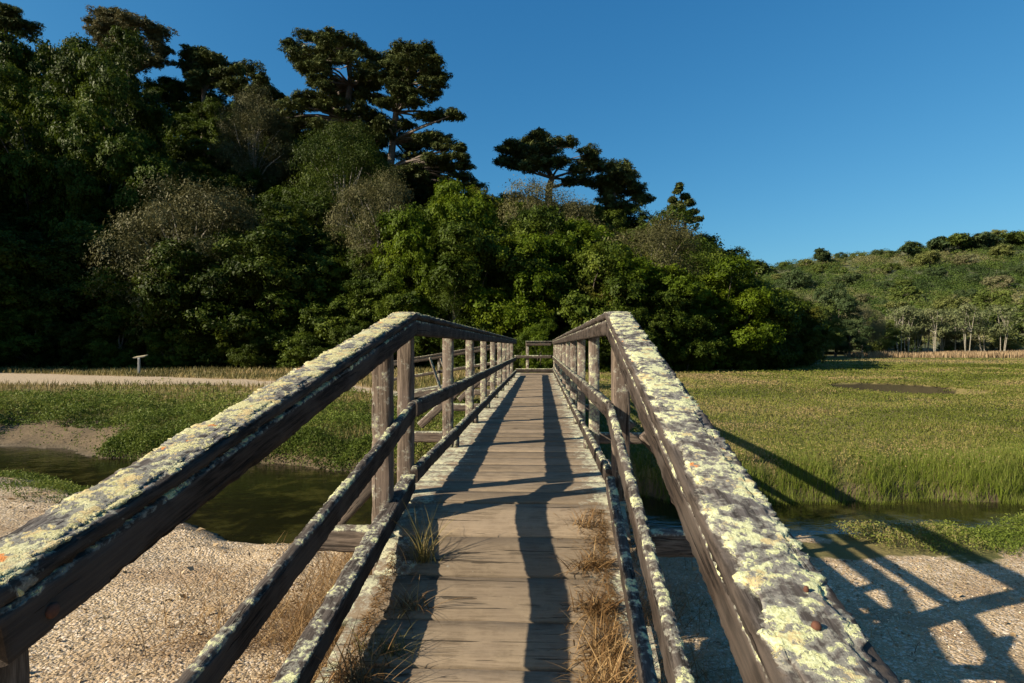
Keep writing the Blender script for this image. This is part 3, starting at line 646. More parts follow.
# --- trees one can single out in the wood: px, crown centre py, distance beyond the wood's edge, radius m, kind, material, label
KEY = [
 (190, 255, 1, 5.4, 'T', 'olive', 'grey olive twiggy willow leaning out of the dark wood, broadest pale crown above the signboard'),
 (125, 205, 9, 4.4, 'D', 'mid', 'small green-topped tree up the shaded slope, just left above the broad pale willow'),
 (378, 232, 4, 3.3, 'T', 'olive', 'pale bare-branched grey tree standing above the peak of the left handrail'),
 (255, 128, 24, 4.2, 'T', 'olive', 'straw-grey bushy tree on the crest just left of the tall twin pines'),
 (345, 178, 16, 4.6, 'T', 'laurel', 'dusky thin-leaved tree growing at the foot of the twin pines'),
 (430, 262, 2, 4.0, 'D', 'bright', 'vivid green leafy tree directly behind the left handrail peak'),
 (412, 300, -1, 2.3, 'D', 'bright', 'low sunlit yellow-green bush touching the top of the left handrail'),
 (468, 246, 8, 4.2, 'D', 'bright', 'fresh green rounded tree to the right of the vivid leafy one'),
 (525, 278, 4, 4.4, 'D', 'mid', 'tall narrow green tree rising straight above the end of the footbridge'),
 (586, 272, 5, 4.3, 'D', 'bright', 'round-headed bright green tree above the right handrail peak'),
 (455, 318, -1, 2.6, 'T', 'mid', 'small grey-green shrub beside the far stretch of the left railing'),
 (500, 322, 0, 2.4, 'D', 'mid', 'dark green bush just left of the bridge end'),
 (548, 236, 16, 4.8, 'T', 'olive', 'brownish twiggy tree below the flat-topped pine'),
 (500, 205, 25, 5.6, 'D', 'russet', 'brown-green domed tree on the crest left of the flat-topped pine'),
 (648, 275, 4, 4.6, 'T', 'olive', 'grey-brown thinly leaved tree at the middle of the right wood edge'),
 (610, 318, 0, 3.0, 'D', 'russet', 'low russet-green bush right behind the right handrail peak'),
 (650, 330, -1, 3.2, 'D', 'mid', 'spreading dark green bush right of the handrail peak at the meadow edge'),
 (672, 240, 12, 5.0, 'D', 'mid', 'dense olive-green domed tree under the small spiky conifer'),
 (703, 246, 14, 4.4, 'D', 'laurel', 'smooth dark dome of foliage at the right shoulder of the wood'),
 (700, 290, 4, 4.5, 'T', 'mid', 'layered thin green tree on the right slope of the wood, pale twigs showing'),
 (722, 322, -1, 3.9, 'D', 'bright', 'bright green broad bush at the meadow edge, nearest to the far hill'),
 (748, 306, 2, 4.3, 'D', 'mid', 'big rounded green tree ending the wood on the meadow side'),
 (686, 340, -2, 2.7, 'D', 'mid', 'low yellow-green bush skirting the meadow under the right wood'),
 (775, 322, 3, 3.4, 'D', 'mid', 'drooping green tree at the right tip of the wood, casting shade on the grass'),
 (796, 338, 4, 2.6, 'D', 'laurel', 'last small dark tree where the wood meets the meadow'),
 (50, 70, 22, 5.6, 'D', 'laurel', 'huge dark rounded tree at the upper left, its top catching sun'),
 (115, 112, 18, 5.0, 'D', 'laurel', 'dark domed tree on the upper left slope below the leaning pine crown'),
 (28, 150, 10, 5.0, 'D', 'mid', 'sun-flecked green tree on the left edge of the photo, halfway up the slope'),
 (95, 165, 11, 4.6, 'D', 'mid', 'green tufted tree halfway up the left slope, right of the sun-flecked one'),
]
KEY += [(541, 352, -19, .9, 'D', 'bright', 'small green bush showing through the railing at the end of the bridge'), (520, 356, -18, .7, 'D', 'laurel', 'tiny dark bush left of the bush at the bridge end')]
used = []
EDGE = ('low leafy bush skirting the foot of the wood', 'bushes skirting the foot of the wood')
_q = -150.0
while _q < 800:
    Yb = float(interp(_q, YFR)) - random.uniform(.5, 3.0); c = at(_q, 368, Yb); sb = random.uniform(.34, .62)
    EDGES = globals().setdefault('EDGES', []); EDGES.append((c[0], c[1], sb)); _q += random.uniform(22, 38)
for px, py, dy, r, kd, mat, lab in KEY:
    Y = float(interp(px, YFR)) + dy; py = max(py, float(interp(px, TOPY)) - 2 + r * 1.18 * F / Y); c = at(px, py, Y); t = dy / DEP; gz_ = max(hill_pt(px, max(t, 0))[2], -1.0) if dy > 0 else -1.0
    pr = random.choice(DENSE if kd == 'D' else TWIG); base_h = 5.2 if kd == 'D' else 4.4; s = r / (4.0 if kd == 'D' else 3.6)
    zb = c[2] - base_h * s
    if zb > gz_: sz = (c[2] - gz_) / (base_h * s)
    else: sz = 1.0
    sz = min(sz, 1.7); zb = c[2] - base_h * s * sz
    place(pr, mat, (c[0], c[1], zb), s, 'shrubby_tree' if kd == 'T' else 'broadleaf_tree', lab, None, sz)
FILL = {
 'low': ('deep green tree in the dark lower edge of the left wood', 'trees along the shaded lower wood edge'),
 'mid': ('dark green tree packed in the middle of the wooded slope', 'trees packed on the wooded slope'),
 'top': ('rounded tree along the crest of the wooded slope', 'trees along the wood crest'),
 'right': ('green tree filling the sunlit right end of the wood', 'trees filling the right end of the wood'),
 'off': ('tree on the hill spur left of the view', 'trees on the hill spur'),
}
nfill = 0
for (bx, by, sb) in EDGES: place(random.choice(DENSE), random.choice(['laurel', 'laurel', 'mid']), (bx, by, -1.0 - 1.0 * sb), sb, 'bush', *EDGE, sz=random.uniform(.8, 1.1))
for t, sp in ((.0, 62), (.1, 58), (.24, 56), (.42, 50), (.62, 44), (.82, 40), (1.0, 34)):
    px = -330 + random.uniform(0, 30)
    while px < 800:
        q = px + random.uniform(-10, 10); tt = max(0, t + random.uniform(-.05, .05)); g = hill_pt(q, tt)
        top = float(interp(q, TOPY)); room = 367 - top
        big = 1.0 if q < 640 else .8; s = random.uniform(.85, 1.25) * big * (.8 if q > 740 else 1)
        Yd = g[1]; hpx = 9.2 * s * F / Yd; gy = float(hill_gy(q, tt))
        if gy - hpx < top - 4: s *= max(.45, (gy - top + 4) / hpx)
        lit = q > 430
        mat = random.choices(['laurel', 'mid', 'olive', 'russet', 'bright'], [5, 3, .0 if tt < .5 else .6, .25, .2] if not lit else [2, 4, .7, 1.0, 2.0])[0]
        pr = random.choice(TWIG) if mat == 'olive' else random.choice(DENSE)
        key = 'right' if q > 560 else ('low' if tt < .16 else ('mid' if tt < .75 else 'top'))
        if q < -40: key = 'off'
        place(pr, mat, tuple(g - np.array([0, 0, .5])), s, 'broadleaf_tree' if mat != 'olive' else 'shrubby_tree', *FILL[key], sz=random.uniform(.9, 1.15))
        nfill += 1; px += sp * random.uniform(.8, 1.2) * (1.5 if px < -60 else 1)
for k in range(900):  # trees on the unseen spur, added out of view for their shade
    x = random.uniform(-95, -28); y = random.uniform(16, 78)
    if y - (36.5 + .56 * (x + 31)) < 2.2 or -.958 * y - x < 6.5: continue
    if any((x - a) ** 2 + (y - b) ** 2 < 26 for a, b in used): continue
    used.append((x, y)); place(random.choice(DENSE), 'laurel', (x, y, float(spur_z(np.array(x), np.array(y))) - .4), random.uniform(.95, 1.35), 'broadleaf_tree', *FILL['off'])
# --- pines: lobes (px, py, rx_px, ry_px) at distance Y
def rows_to_pads(rows, seed, px_step=12.0, big=1.0):
    rr = random.Random(seed); pads = []
    for (y, x0, x1) in rows:
        x = x0 + 5 * big
        while x < x1 - 2:
            edge = x - x0 < 12 or x1 - x < 12
            if rr.random() > (.0 if edge else .14): pads.append((x + rr.uniform(-3, 3), y + rr.uniform(-2.5, 2.5), rr.uniform(8.0, 12.5) * big, rr.uniform(2.8, 4.2) * big))
            x += px_step * big * rr.uniform(.75, 1.3)
    return pads
def pine(lobes, Y, trunks, label, mat='pine', dens=1.0, name='pine_tree', seed=1, limb_from=None):
    rng = np.random.default_rng(seed); g = at(trunks[0][0], trunks[0][1], Y); root = tag(empty(name, tuple(g)), label, 'pine tree')
    k = Y / F; L3 = []; rr = random.Random(seed)
    xm = np.mean([l[0] for l in lobes]); xw = max(12, (max(l[0] for l in lobes) - min(l[0] for l in lobes)) * .5)
    for (px, py, rx, ry) in lobes:
        dmax = xw * k * .85 * math.sqrt(max(.08, 1 - min(1, abs(px - xm) / (xw + 6)) ** 2))
        for rep in range(2 if len(lobes) > 8 else 3):
            dy = rng.uniform(-1, 1) * dmax
            c = at(px + rng.uniform(-3, 3) * rep, py + rng.uniform(-3, 3) * rep, Y + dy); c = (c - CAM) * 1.0 + CAM - g
            sc_ = 1.0 if rep == 0 else .8; L3.append((c, (1.08 * rx * k * sc_, 1.08 * rx * k * sc_, 1.12 * ry * k * sc_), rng.uniform(.2, .7)))
    # each pad of foliage is broken into smaller clumps
    sub = []
    for (c, r, v) in L3:
        nsub = 6
        for d in sph(nsub):
            d = d + rng.normal(0, .3, 3); q = rng.uniform(.45, .85); f = rng.uniform(.36, .58)
            sub.append((c + d * np.array(r) * q, (r[0] * f, r[0] * f, max(r[2] * f * 1.1, r[0] * f * .45)), v + rng.normal(0, .1)))
    C, N, Ln, Wd, v = lobe_leaves(sub, int(22 * dens), 14, .36 * Y / 80, .10 * Y / 80, .15 * Y / 80, upbias=.9, inner=.05, seed=seed)
    cr = leaves('crown', C, N, Ln, Wd, v); cr.materials.append(M[mat]); link('crown', cr, root)
    top = at(trunks[-1][0], trunks[-1][1], Y) - g; V, Fc = [], []
    pts = [at(a, b, Y) - g for (a, b, w_) in trunks]; pts[0] = pts[0] + np.array([0, 0, -3.0]); tube(V, Fc, pts, [w_ * k * .5 for (a, b, w_) in trunks], 8)
    for (c, r, v_) in L3:
        j = min(range(len(pts)), key=lambda q: abs(pts[q][2] - (c[2] - r[0] * .35)) + .25 * abs(pts[q][0] - c[0])); s = Vector(pts[j]); e = Vector(c)
        m = s.lerp(e, .5) + Vector((rr.uniform(-.4, .4), rr.uniform(-.4, .4), rr.uniform(-.2, .5))); w_ = trunks[j][2] * k * .5
        tube(V, Fc, [s, s.lerp(m, .5), m, m.lerp(e, .5), e], [w_ * .5, w_ * .4, w_ * .32, w_ * .22, w_ * .08], 5)
    me = bpy.data.meshes.new('trunk'); me.from_pydata([tuple(q) for q in V], [], Fc); me.materials.append(M['bark'])
    for p in me.polygons: p.use_smooth = True
    link('trunk', me, root); return root
P_ = rows_to_pads
pine(P_([(36, 300, 346), (43, 292, 362), (51, 291, 378), (59, 293, 385), (68, 300, 386), (77, 316, 386), (87, 318, 382), (97, 298, 378), (107, 284, 374), (117, 272, 380), (127, 268, 386), (137, 270, 386), (147, 278, 390), (157, 288, 390), (168, 298, 394), (180, 310, 396), (191, 320, 402)], 21),
     74, [(345, 225, 9), (345, 160, 8), (346, 120, 7), (350, 85, 6), (350, 65, 4), (345, 48, 2)], 'tall dark twin pine on the crest, left one with the dense rounded top', seed=21)
pine(P_([(50, 398, 426), (58, 388, 441), (66, 384, 444), (75, 382, 446), (84, 386, 453), (94, 388, 440), (104, 378, 416), (117, 424, 457), (128, 376, 420), (138, 402, 450), (148, 406, 462), (158, 404, 468), (168, 396, 473), (178, 384, 473), (188, 380, 478)], 22),
     72, [(388, 225, 9), (390, 170, 8), (393, 140, 7), (396, 112, 6), (401, 85, 5), (408, 60, 2)], 'tall open twin pine with bare pale trunk, right one of the pair', seed=22)
pine(P_([(137, 526, 556), (144, 511, 572), (152, 502, 591), (160, 500, 599), (168, 514, 556), (171, 572, 601), (181, 564, 592)], 23),
     82, [(548, 215, 8), (549, 188, 7), (552, 178, 6), (545, 165, 4), (540, 150, 2)], 'wide flat-topped pine standing alone on the skyline above the bridge', seed=23)
pine(P_([(168, 602, 626), (176, 596, 634), (184, 598, 641), (192, 604, 647), (200, 606, 644), (208, 612, 640)], 24),
     84, [(614, 245, 6), (614, 205, 5), (614, 185, 3), (614, 172, 2)], 'smaller round pine beside the flat-topped one, on its right', seed=24)
pine([(680, 186, 1.2, 2.2), (677, 192, 2.2, 1.1), (686, 196, 3, 1.1), (673, 201, 3, 1.1), (689, 204, 3.6, 1.1), (671, 208, 3, 1.1), (694, 212, 3.6, 1.2), (681, 206, 2.6, 1.1), (675, 216, 3.6, 1.3), (690, 220, 5, 1.4), (698, 219, 2.5, 1), (682, 213, 3.6, 1.2)],
     78, [(687, 245, 4), (685, 222, 3), (682, 205, 2), (680, 186, 1)], 'small spiky conifer poking above the right shoulder of the wood', name='conifer_tree', dens=.8, seed=25)
pine(P_([(15, 100, 130), (22, 95, 148), (30, 92, 160), (38, 94, 167), (46, 100, 169), (55, 108, 169), (63, 118, 165)], 26),
     86, [(130, 110, 8), (130, 75, 6), (130, 50, 5), (130, 30, 3)], 'broad grey-green pine crown on the upper left skyline', mat='pine_brown', seed=26)
pine(P_([(51, 185, 202), (58, 182, 222), (66, 182, 227), (75, 188, 225), (84, 186, 222)], 27, 10, .85),
     88, [(204, 120, 6), (204, 90, 5), (204, 62, 2)], 'small ragged pine on the skyline right of the broad grey-green crown', seed=27)
pine(P_([(68, 236, 256), (76, 228, 267), (85, 226, 275), (94, 230, 282), (102, 236, 282)], 28, 11, .9),
     86, [(248, 130, 6), (248, 105, 5), (247, 80, 2)], 'low dark pine on the skyline just before the twin pines', seed=28)
pine(P_([(11, -12, 12), (18, -14, 23), (26, -14, 33), (34, -10, 36)], 29),
     88, [(6, 70, 6), (6, 45, 5), (6, 20, 2)], 'dark pine top at the upper left corner of the photo', seed=29)
#@@PART3
# --- far hill: crowns one by one, smaller with distance
FK = {'far_green': ('green tree crown among the dense woods of the far hill', 'green trees on the far hill'),
      'far_olive': ('olive grey tree crown among the dense woods of the far hill', 'olive trees on the far hill'),
      'far_dark': ('dark evergreen tree crown among the dense woods of the far hill', 'dark trees on the far hill')}
FK['far_light'] = ('pale yellow-green tree crown among the dense woods of the far hill', 'pale trees on the far hill')
cnt = 0
for row, t in enumerate((.0, .08, .18, .3, .44, .6, .78, .95)):
    px = 712 + random.uniform(0, 20) + (30 if row == 0 else 0)
    while px < 1045:
        tt = max(0, t + random.uniform(-.05, .05)); g = fh_pt(px, tt); s = random.choice([.45, .55, .6, .7, .8, 1.0]) * random.uniform(.9, 1.1) * (1 + .15 * tt)
        mat = random.choices(['far_green', 'far_olive', 'far_dark', 'far_light'], [4, 1.8, 3, 1.2])[0]
        place(random.choice(FARP), mat, tuple(g - np.array([0, 0, .8])), s, 'far_tree', *FK[mat], sz=random.uniform(.75, 1.05)); cnt += 1
        px += 14.5 * s * F / g[1] * random.uniform(.7, 1.3)
# the closed canopy between them reads as one mass
nc = 4100; tq = RNG.random(nc) ** .8; pq = RNG.uniform(705, 1290, nc); rq = RNG.uniform(1.1, 2.7, nc) * (1 + .3 * tq); per = 110
gp_ = np.array([fh_pt(float(a), float(b)) for a, b in zip(pq, tq)]); tone = np.clip(.5 + (fbm(gp_[:, 0], gp_[:, 1], .035, 3, 91) - .5) * 1.9 + RNG.normal(0, .13, nc), 0, 1)
d_ = norm(RNG.normal(size=(nc * per, 3)) + np.array([0, 0, .35])); d_[:, 2] = np.abs(d_[:, 2]) * 1.0 - .15
Cc = np.repeat(gp_ + np.array([0, 0, .5]), per, 0) + d_ * (np.repeat(rq, per) * RNG.uniform(.75, 1.05, nc * per))[:, None] * np.array([1, 1, .95])
me = leaves('far_wood', Cc, norm(d_ + RNG.normal(0, .45, d_.shape)), RNG.uniform(.35, .7, nc * per), RNG.uniform(.2, .4, nc * per), np.clip(np.repeat(tone, per) + RNG.normal(0, .07, nc * per), 0, 1))
M['far_mass'] = leaf_mat('far mixed canopy', [(0, (.024, .040, .012)), (.35, (.046, .076, .015)), (.66, (.076, .106, .022)), (.88, (.108, .112, .038)), (1, (.16, .15, .07))], .2, rnd=0); me.materials.append(M['far_mass']); tag(link('far_wood', me), kind='stuff')
# trees standing between the near wood and the far hill
for px, py, Y, r, mat, lab in [(800, 296, 112, 7.0, 'far_olive', 'tall brownish tree beyond the tip of the near wood'), (835, 306, 105, 6.2, 'far_dark', 'dark tree beyond the tip of the near wood, left of the pale alders'),
    (822, 318, 92, 4.6, 'far_green', 'small green tree at the back of the meadow left of the reeds'), (862, 312, 112, 6.0, 'far_olive', 'olive tree close to the left end of the pale trunked alders'),
    (850, 330, 100, 4.4, 'far_dark', 'low dark tree at the back edge of the meadow'), (780, 300, 98, 5.5, 'far_green', 'green tree just visible behind the tip of the near wood'),
    (884, 330, 118, 4.6, 'far_green', 'low green tree behind the left end of the reed bed')]:
    c = at(px, py, Y); g = np.array([c[0], c[1], -1.0]); s = r / 6.4; sz = max(.6, (c[2] + 1) / (6.4 * s)); place((DENSE if mat != 'far_olive' else TWIG)[int(px) % 2], mat, tuple(g), s, 'far_tree', lab, None, min(sz, 1.35))
# skyline pines of the far hill
for j, (px, py, w_, h_, lab) in enumerate([(823, 243, 9, 4, 'lone small pine breaking the far hill skyline'), (757, 258, 15, 6, 'spreading pine at the left end of the far hill skyline'), (938, 234, 12, 5, 'flat pine crown on the far skyline, leftmost of the high cluster'),
    (958, 232, 14, 6, 'dark pine crown in the high cluster on the far skyline'), (985, 231, 18, 6, 'broad pine crown at the top of the far hill'), (1016, 231, 14, 6, 'pine crown on the far skyline at the right edge of the photo'), (908, 240, 7, 3, 'tiny pine tuft on the far hill skyline')]):
    w_ *= .5; h_ *= .55; py += 12 if j == 0 else 7; pine([(px, py, w_, h_), (px - w_ * .7, py + 2, w_ * .5, h_ * .7), (px + w_ * .7, py + 3, w_ * .5, h_ * .7)], 300, [(px, py + 22, 2), (px, py + 6, 1.4), (px, py, .8)], lab, dens=.6, seed=60 + j, mat=('far_dark', 'far_green')[j % 2])
# pale trunked alders at the back of the meadow
def alder_proto(seed):
    rng = np.random.default_rng(seed); rr = random.Random(seed); lobes = []
    for k in range(14):
        a = rng.uniform(0, 6.28); q = rng.uniform(.2, 2.6); lobes.append(((q * math.cos(a), q * math.sin(a), rng.uniform(4.6, 10.0)), (1.2, 1.2, .7), rng.uniform(.3, .7)))
    C, N, L, Wd, v = lobe_leaves(lobes, 26, 10, .32, .16, .3, seed=seed); cr = leaves('crown', C, N, L, Wd, v); cr.materials.append(M['alder'])
    V, Fc = [], []
    for q in range(3):
        x = rng.uniform(-1.2, 1.2); top = Vector((x + rng.uniform(-1.2, 1.2), rng.uniform(-.6, .6), 9.3)); b = Vector((x * .5, 0, -.3)); m = b.lerp(top, .5) + Vector((rng.uniform(-.4, .4), 0, 0))
        tube(V, Fc, [b, b.lerp(m, .5), m, m.lerp(top, .5), top], [.085, .075, .065, .05, .025], 6)
        for l in rng.permutation(13)[:4]:
            e = Vector(lobes[l][0]); tube(V, Fc, [m, m.lerp(e, .5) + Vector((0, 0, .3)), e], [.06, .04, .02], 5)
    me = bpy.data.meshes.new('trunk'); me.from_pydata([tuple(p) for p in V], [], Fc); me.materials.append(M['bark_pale']); return cr, me
ALD = [alder_proto(400 + k) for k in range(3)]
AX = [886, 899, 908, 915, 927, 934, 941, 955, 966, 984, 1003]
for k, px in enumerate(AX):
    Y = 121 + random.uniform(-4, 5); g = at(px, 352, Y); g[2] = -1.0; s = random.uniform(.82, 1.02) * (.8 if k < 1 else 1)
    lab = {4: 'pale alder with paired white trunks, standing tallest behind the reeds', 8: 'pale alder with leaning white trunk in the middle of the row'}.get(k, 'slim alder with pale trunk in the row behind the reed bed')
    place(ALD[k % 3], 'alder', tuple(g), s, 'alder_tree', lab, 'pale trunked alders behind the reeds', random.uniform(.9, 1.1))

# ================================================================== GROUND COVER (nobody could count it)
M['grass'] = leaf_mat('marsh grass', [(0, (.070, .088, .012)), (.35, (.130, .156, .024)), (.62, (.190, .180, .046)), (1, (.280, .205, .098))], .35, tipcol=(.205, .190, .065), rnd=0)
M['rush'] = leaf_mat('tall green cordgrass', [(0, (.070, .100, .010)), (.5, (.135, .182, .020)), (.85, (.190, .225, .036)), (1, (.24, .20, .08))], .4, tipcol=(.19, .21, .055), rnd=0)
M['dry'] = leaf_mat('dry straw', [(0, (.055, .030, .012)), (.45, (.19, .105, .040)), (1, (.44, .30, .14))], .25, rnd=0)
M['drygreen'] = leaf_mat('half dry wiry grass', [(0, (.07, .065, .02)), (.6, (.17, .145, .05)), (1, (.36, .26, .12))], .25, rnd=0)
M['pickle'] = leaf_mat('pickleweed', [(0, (.042, .062, .009)), (.45, (.092, .128, .018)), (.8, (.150, .176, .034)), (1, (.205, .165, .070))], .25, rnd=0)
M['reed'] = leaf_mat('tan reeds', [(0, (.17, .115, .060)), (.5, (.29, .205, .115)), (1, (.40, .30, .18))], .3, rnd=0)
def gz(x, y): return ground(x, y)
def scatter_px(n, px0, px1, y0, y1, power=2.0):
    """points on the flat spread evenly in the view's angle and by distance"""
    Y = (RNG.uniform(y0 ** (2 - power), y1 ** (2 - power), n)) ** (1 / (2 - power)) if power != 2 else y0 * (y1 / y0) ** RNG.random(n)
    px = RNG.uniform(px0, px1, n); u = (px - W / 2) / F
    d = _r[None] * u[:, None] + _f[None]; X = d[:, 0] / d[:, 1] * Y
    return X, Y
# low marsh turf, right and beyond the creek
X, Y = scatter_px(160000, 400, 1270, 9, 95)
k = (Y > far(X) + .1) & ((pond(X, Y) < .02) | (pond(X, Y) < .62) & (Y < 28.6)); X, Y = X[k], Y[k]
patch = .45 * fbm(X, Y, .28, 4, 51) + .55 * fbm(X, Y * .6, .085, 3, 151); patch2 = fbm(X, Y, .9, 3, 52); n = len(X)
v = np.clip(.46 + (patch - .5) * 3.2 + (patch2 - .5) * 1.1 + RNG.normal(0, .15, n) + np.clip((Y - 14) / 40, 0, 1) * .28, 0, 1)
hgt = (.03 + .11 * patch2 + RNG.uniform(0, .04, n)) * (1 + .3 * sstep(30, 70, Y))
me = blades('marsh_grass', np.stack([X, Y, gz(X, Y) - .01], -1), hgt, np.maximum(.008, Y * .0014), RNG.uniform(.15, .9, n), RNG.uniform(0, .9, n), v, 2); me.materials.append(M['grass']); tag(link('marsh_grass', me), kind='stuff')
# leafy low mats between the blades
X, Y = scatter_px(122000, 520, 1270, 9, 60); kk = (Y > far(X) + .3) & ((pond(X, Y) < .02) | (pond(X, Y) < .62) & (Y < 28.6)); X, Y = X[kk], Y[kk]; n = len(X); patch = fbm(X, Y, .3, 4, 55)
v = np.clip(.38 + (patch - .5) * 2.6 + RNG.normal(0, .17, n) + (fbm(X, Y * .6, .085, 3, 151) - .5) * 1.6 + np.clip((Y - 14) / 40, 0, 1) * .2, 0, 1); z = gz(X, Y) + RNG.uniform(.02, .14, n)
N_ = RNG.normal(0, .6, (n, 3)) + np.array([0, -.3, .8]); sz_ = np.maximum(.028, Y * .0024)
me = leaves('marsh_mat_plants', np.stack([X, Y, z], -1), N_, sz_ * 1.3, sz_ * .6, v); me.materials.append(M['grass']); tag(link('marsh_mat_plants', me), kind='stuff')
# tall cordgrass along the far side of the creek
X = RNG.uniform(1.6, 22, 126000); Y = far(X) - .22 + RNG.gamma(1.3, 1.1, 126000)
clump = fbm(X, Y, 1.6, 3, 61); k = (RNG.random(len(X)) < sstep(.25, .6, clump) + .15) & (Y < 15.5); X, Y = X[k], Y[k]; n = len(X); dfar = Y - far(X)
hgt = (.05 + .25 * np.exp(-dfar / 1.0)) * RNG.uniform(.35, 1.25, n) * (.7 + .5 * clump[k])
v = np.clip(.45 + (clump[k] - .5) * .9 + RNG.normal(0, .16, n), 0, 1)
me = blades('cordgrass', np.stack([X, Y, gz(X, Y) - .02], -1), hgt, RNG.uniform(.004, .009, n), RNG.uniform(.0, .40, n), RNG.uniform(0, .7, n), v, 3); me.materials.append(M['rush']); tag(link('cordgrass', me), kind='stuff')
# pickleweed banks: sprigs heaped in mounds
def pickleweed(name, X, Y, hmax, dens, seed, vb=.0, lf=.030):
    m = fbm(X, Y, 1.15, 4, seed); h = hmax * (.18 + .82 * sstep(.30, .64, m)); k = h > .02; X, Y, h, m = X[k], Y[k], h[k], m[k]
    z0 = gz(X, Y); n = len(X); per = dens; XX = np.repeat(X, per); YY = np.repeat(Y, per); hh = np.repeat(h, per); mm = np.repeat(m, per); n = len(XX)
    C = np.stack([XX + RNG.normal(0, .035, n), YY + RNG.normal(0, .035, n), np.repeat(z0, per) + hh * RNG.random(n) ** .55 + RNG.normal(0, .015, n)], -1)
    N_ = RNG.normal(0, .7, (n, 3)) + np.array([0, -.2, .5]); big = fbm(C[:, 0], C[:, 1], .5, 3, seed + 3)
    v = np.clip(.45 + vb + (mm - .5) * .8 + (big - .5) * 1.1 + RNG.normal(0, .12, n), 0, 1); s = lf * RNG.uniform(.6, 1.4, n) * np.clip(C[:, 1] / 11, .8, 2)
    me = leaves(name, C, N_, s * 1.5, s * .55, v); me.materials.append(M['pickle']); tag(link(name, me), kind='stuff')
X = np.concatenate([RNG.uniform(-19, 1.0, 26000), RNG.uniform(-10, 1.0, 7000)]); Y = np.concatenate([far(X[:26000]) - .08 + RNG.gamma(1.35, 3.0, 26000), far(X[26000:]) + RNG.uniform(-.05, .6, 7000)]); k = (Y < 24) & (RNG.random(len(X)) < np.exp(-np.maximum(Y - far(X) - 3.5, 0) / 2.5)) & (np.abs(Y - interp(X, TR)) > interp(X, TRH) * (X < -4)) & ~((X < -9.8) & (X > -14.2) & (Y - far(X) < 1.25) & (RNG.random(len(X)) < .93)); pickleweed('pickleweed_bank', X[k], Y[k], .34, 6, 81)
X = RNG.uniform(-14, -6.8, 2600); Y = near(X) - RNG.gamma(1.3, .5, 2600); k = Y > 7.8; pickleweed('creekside_plants', X[k], Y[k], .16, 6, 91)
X = RNG.uniform(2.6, 10.5, 9000); Y = near(X) - RNG.gamma(1.3, .50, 9000) - np.where(X < 6.6, .55, .1); k = (Y > 6.3) & (X + (Y - 8.4) * .2 > 3.2); pickleweed('waterside_plants', X[k], Y[k], .16, 6, 95, vb=.12, lf=.024)
# dry grass of the verges
X, Y = scatter_px(42000, -60, 560, 17, 50); tl = interp(X, TR); td = np.abs(Y - tl); th = interp(X, TRH)
k = (Y > far(X) + 2) & ~((td < th) & (X < -4.2)) & ((X < -2.5)); k &= (Y > tl) | (RNG.random(len(X)) < np.exp(-(td - th) / 2.2)); X, Y = X[k], Y[k]; n = len(X)
v = np.clip(.45 + (fbm(X, Y, .5, 3, 33) - .5) * 1.5 + RNG.normal(0, .15, n), 0, 1)
me = blades('verge_grass', np.stack([X, Y, gz(X, Y) - .01], -1), RNG.uniform(.10, .32, n) * (.6 + .8 * fbm(X, Y, .8, 3, 35)), np.maximum(.01, Y * .0013), RNG.uniform(.05, .5, n), RNG.uniform(0, .9, n), v, 2); me.materials.append(M['drygreen']); tag(link('verge_grass', me), kind='stuff')
# green turf between creek plants and trail on the left
X, Y = scatter_px(40000, -60, 560, 12, 24); tl = interp(X, TR); td = np.abs(Y - tl); th = interp(X, TRH); k = (Y > far(X) + .5) & (X < 1) & ~((td < th + .4) & (X < -4)) & (Y < tl) & ~((X < -9.8) & (X > -14.5) & (Y - far(X) < 1.8)); X, Y = X[k], Y[k]; n = len(X)
v = np.clip(.42 + (fbm(X, Y, .35, 4, 37) - .5) * 1.8 + RNG.normal(0, .13, n) + .5 * np.exp(-np.maximum(tl[k] - th[k] - Y, 0) / 2.5), 0, 1)
me = blades('bank_turf', np.stack([X, Y, gz(X, Y) - .01], -1), RNG.uniform(.07, .22, n), np.maximum(.009, Y * .0013), RNG.uniform(.05, .6, n), RNG.uniform(0, .9, n), v, 2); me.materials.append(M['grass']); tag(link('bank_turf', me), kind='stuff')
# reed bed at the back of the meadow
X, Y = scatter_px(28000, 838, 1270, 98, 117); ex = RNG.random(len(X)); px_ = np.array([px_of(a, b) for a, b in zip(X, Y)]); k = ex < sstep(842, 872, px_) * (.55 + .45 * sstep(.4, .6, fbm(X, Y, .08, 2, 66))); X, Y = X[k], Y[k]; n = len(X)
me = blades('reed_bed', np.stack([X, Y, gz(X, Y)], -1), RNG.uniform(.5, 1.3, n) * (.3 + 1.1 * fbm(X, Y, .10, 3, 67)), .13, RNG.uniform(0, .25, n), RNG.uniform(0, .5, n), RNG.random(n), 2); me.materials.append(M['reed']); tag(link('reed_bed', me), kind='stuff')
# rim of grass and sedge hanging over the pond edge
a = RNG.uniform(0, 6.283, 9000); rr_ = RNG.uniform(1.05, 1.4, 9000); X = 16.0 + 2.85 * rr_ * np.cos(a); Y = 26.8 + 4.2 * rr_ * np.sin(a); n = len(X)
me = blades('pond_sedge', np.stack([X, Y, gz(X, Y) - .02], -1), RNG.uniform(.05, .14, n), .03, RNG.uniform(.05, .5, n), RNG.uniform(0, .8, n), np.clip(RNG.normal(.5, .2, n), 0, 1), 2); me.materials.append(M['grass']); tag(link('pond_sedge', me), kind='stuff')
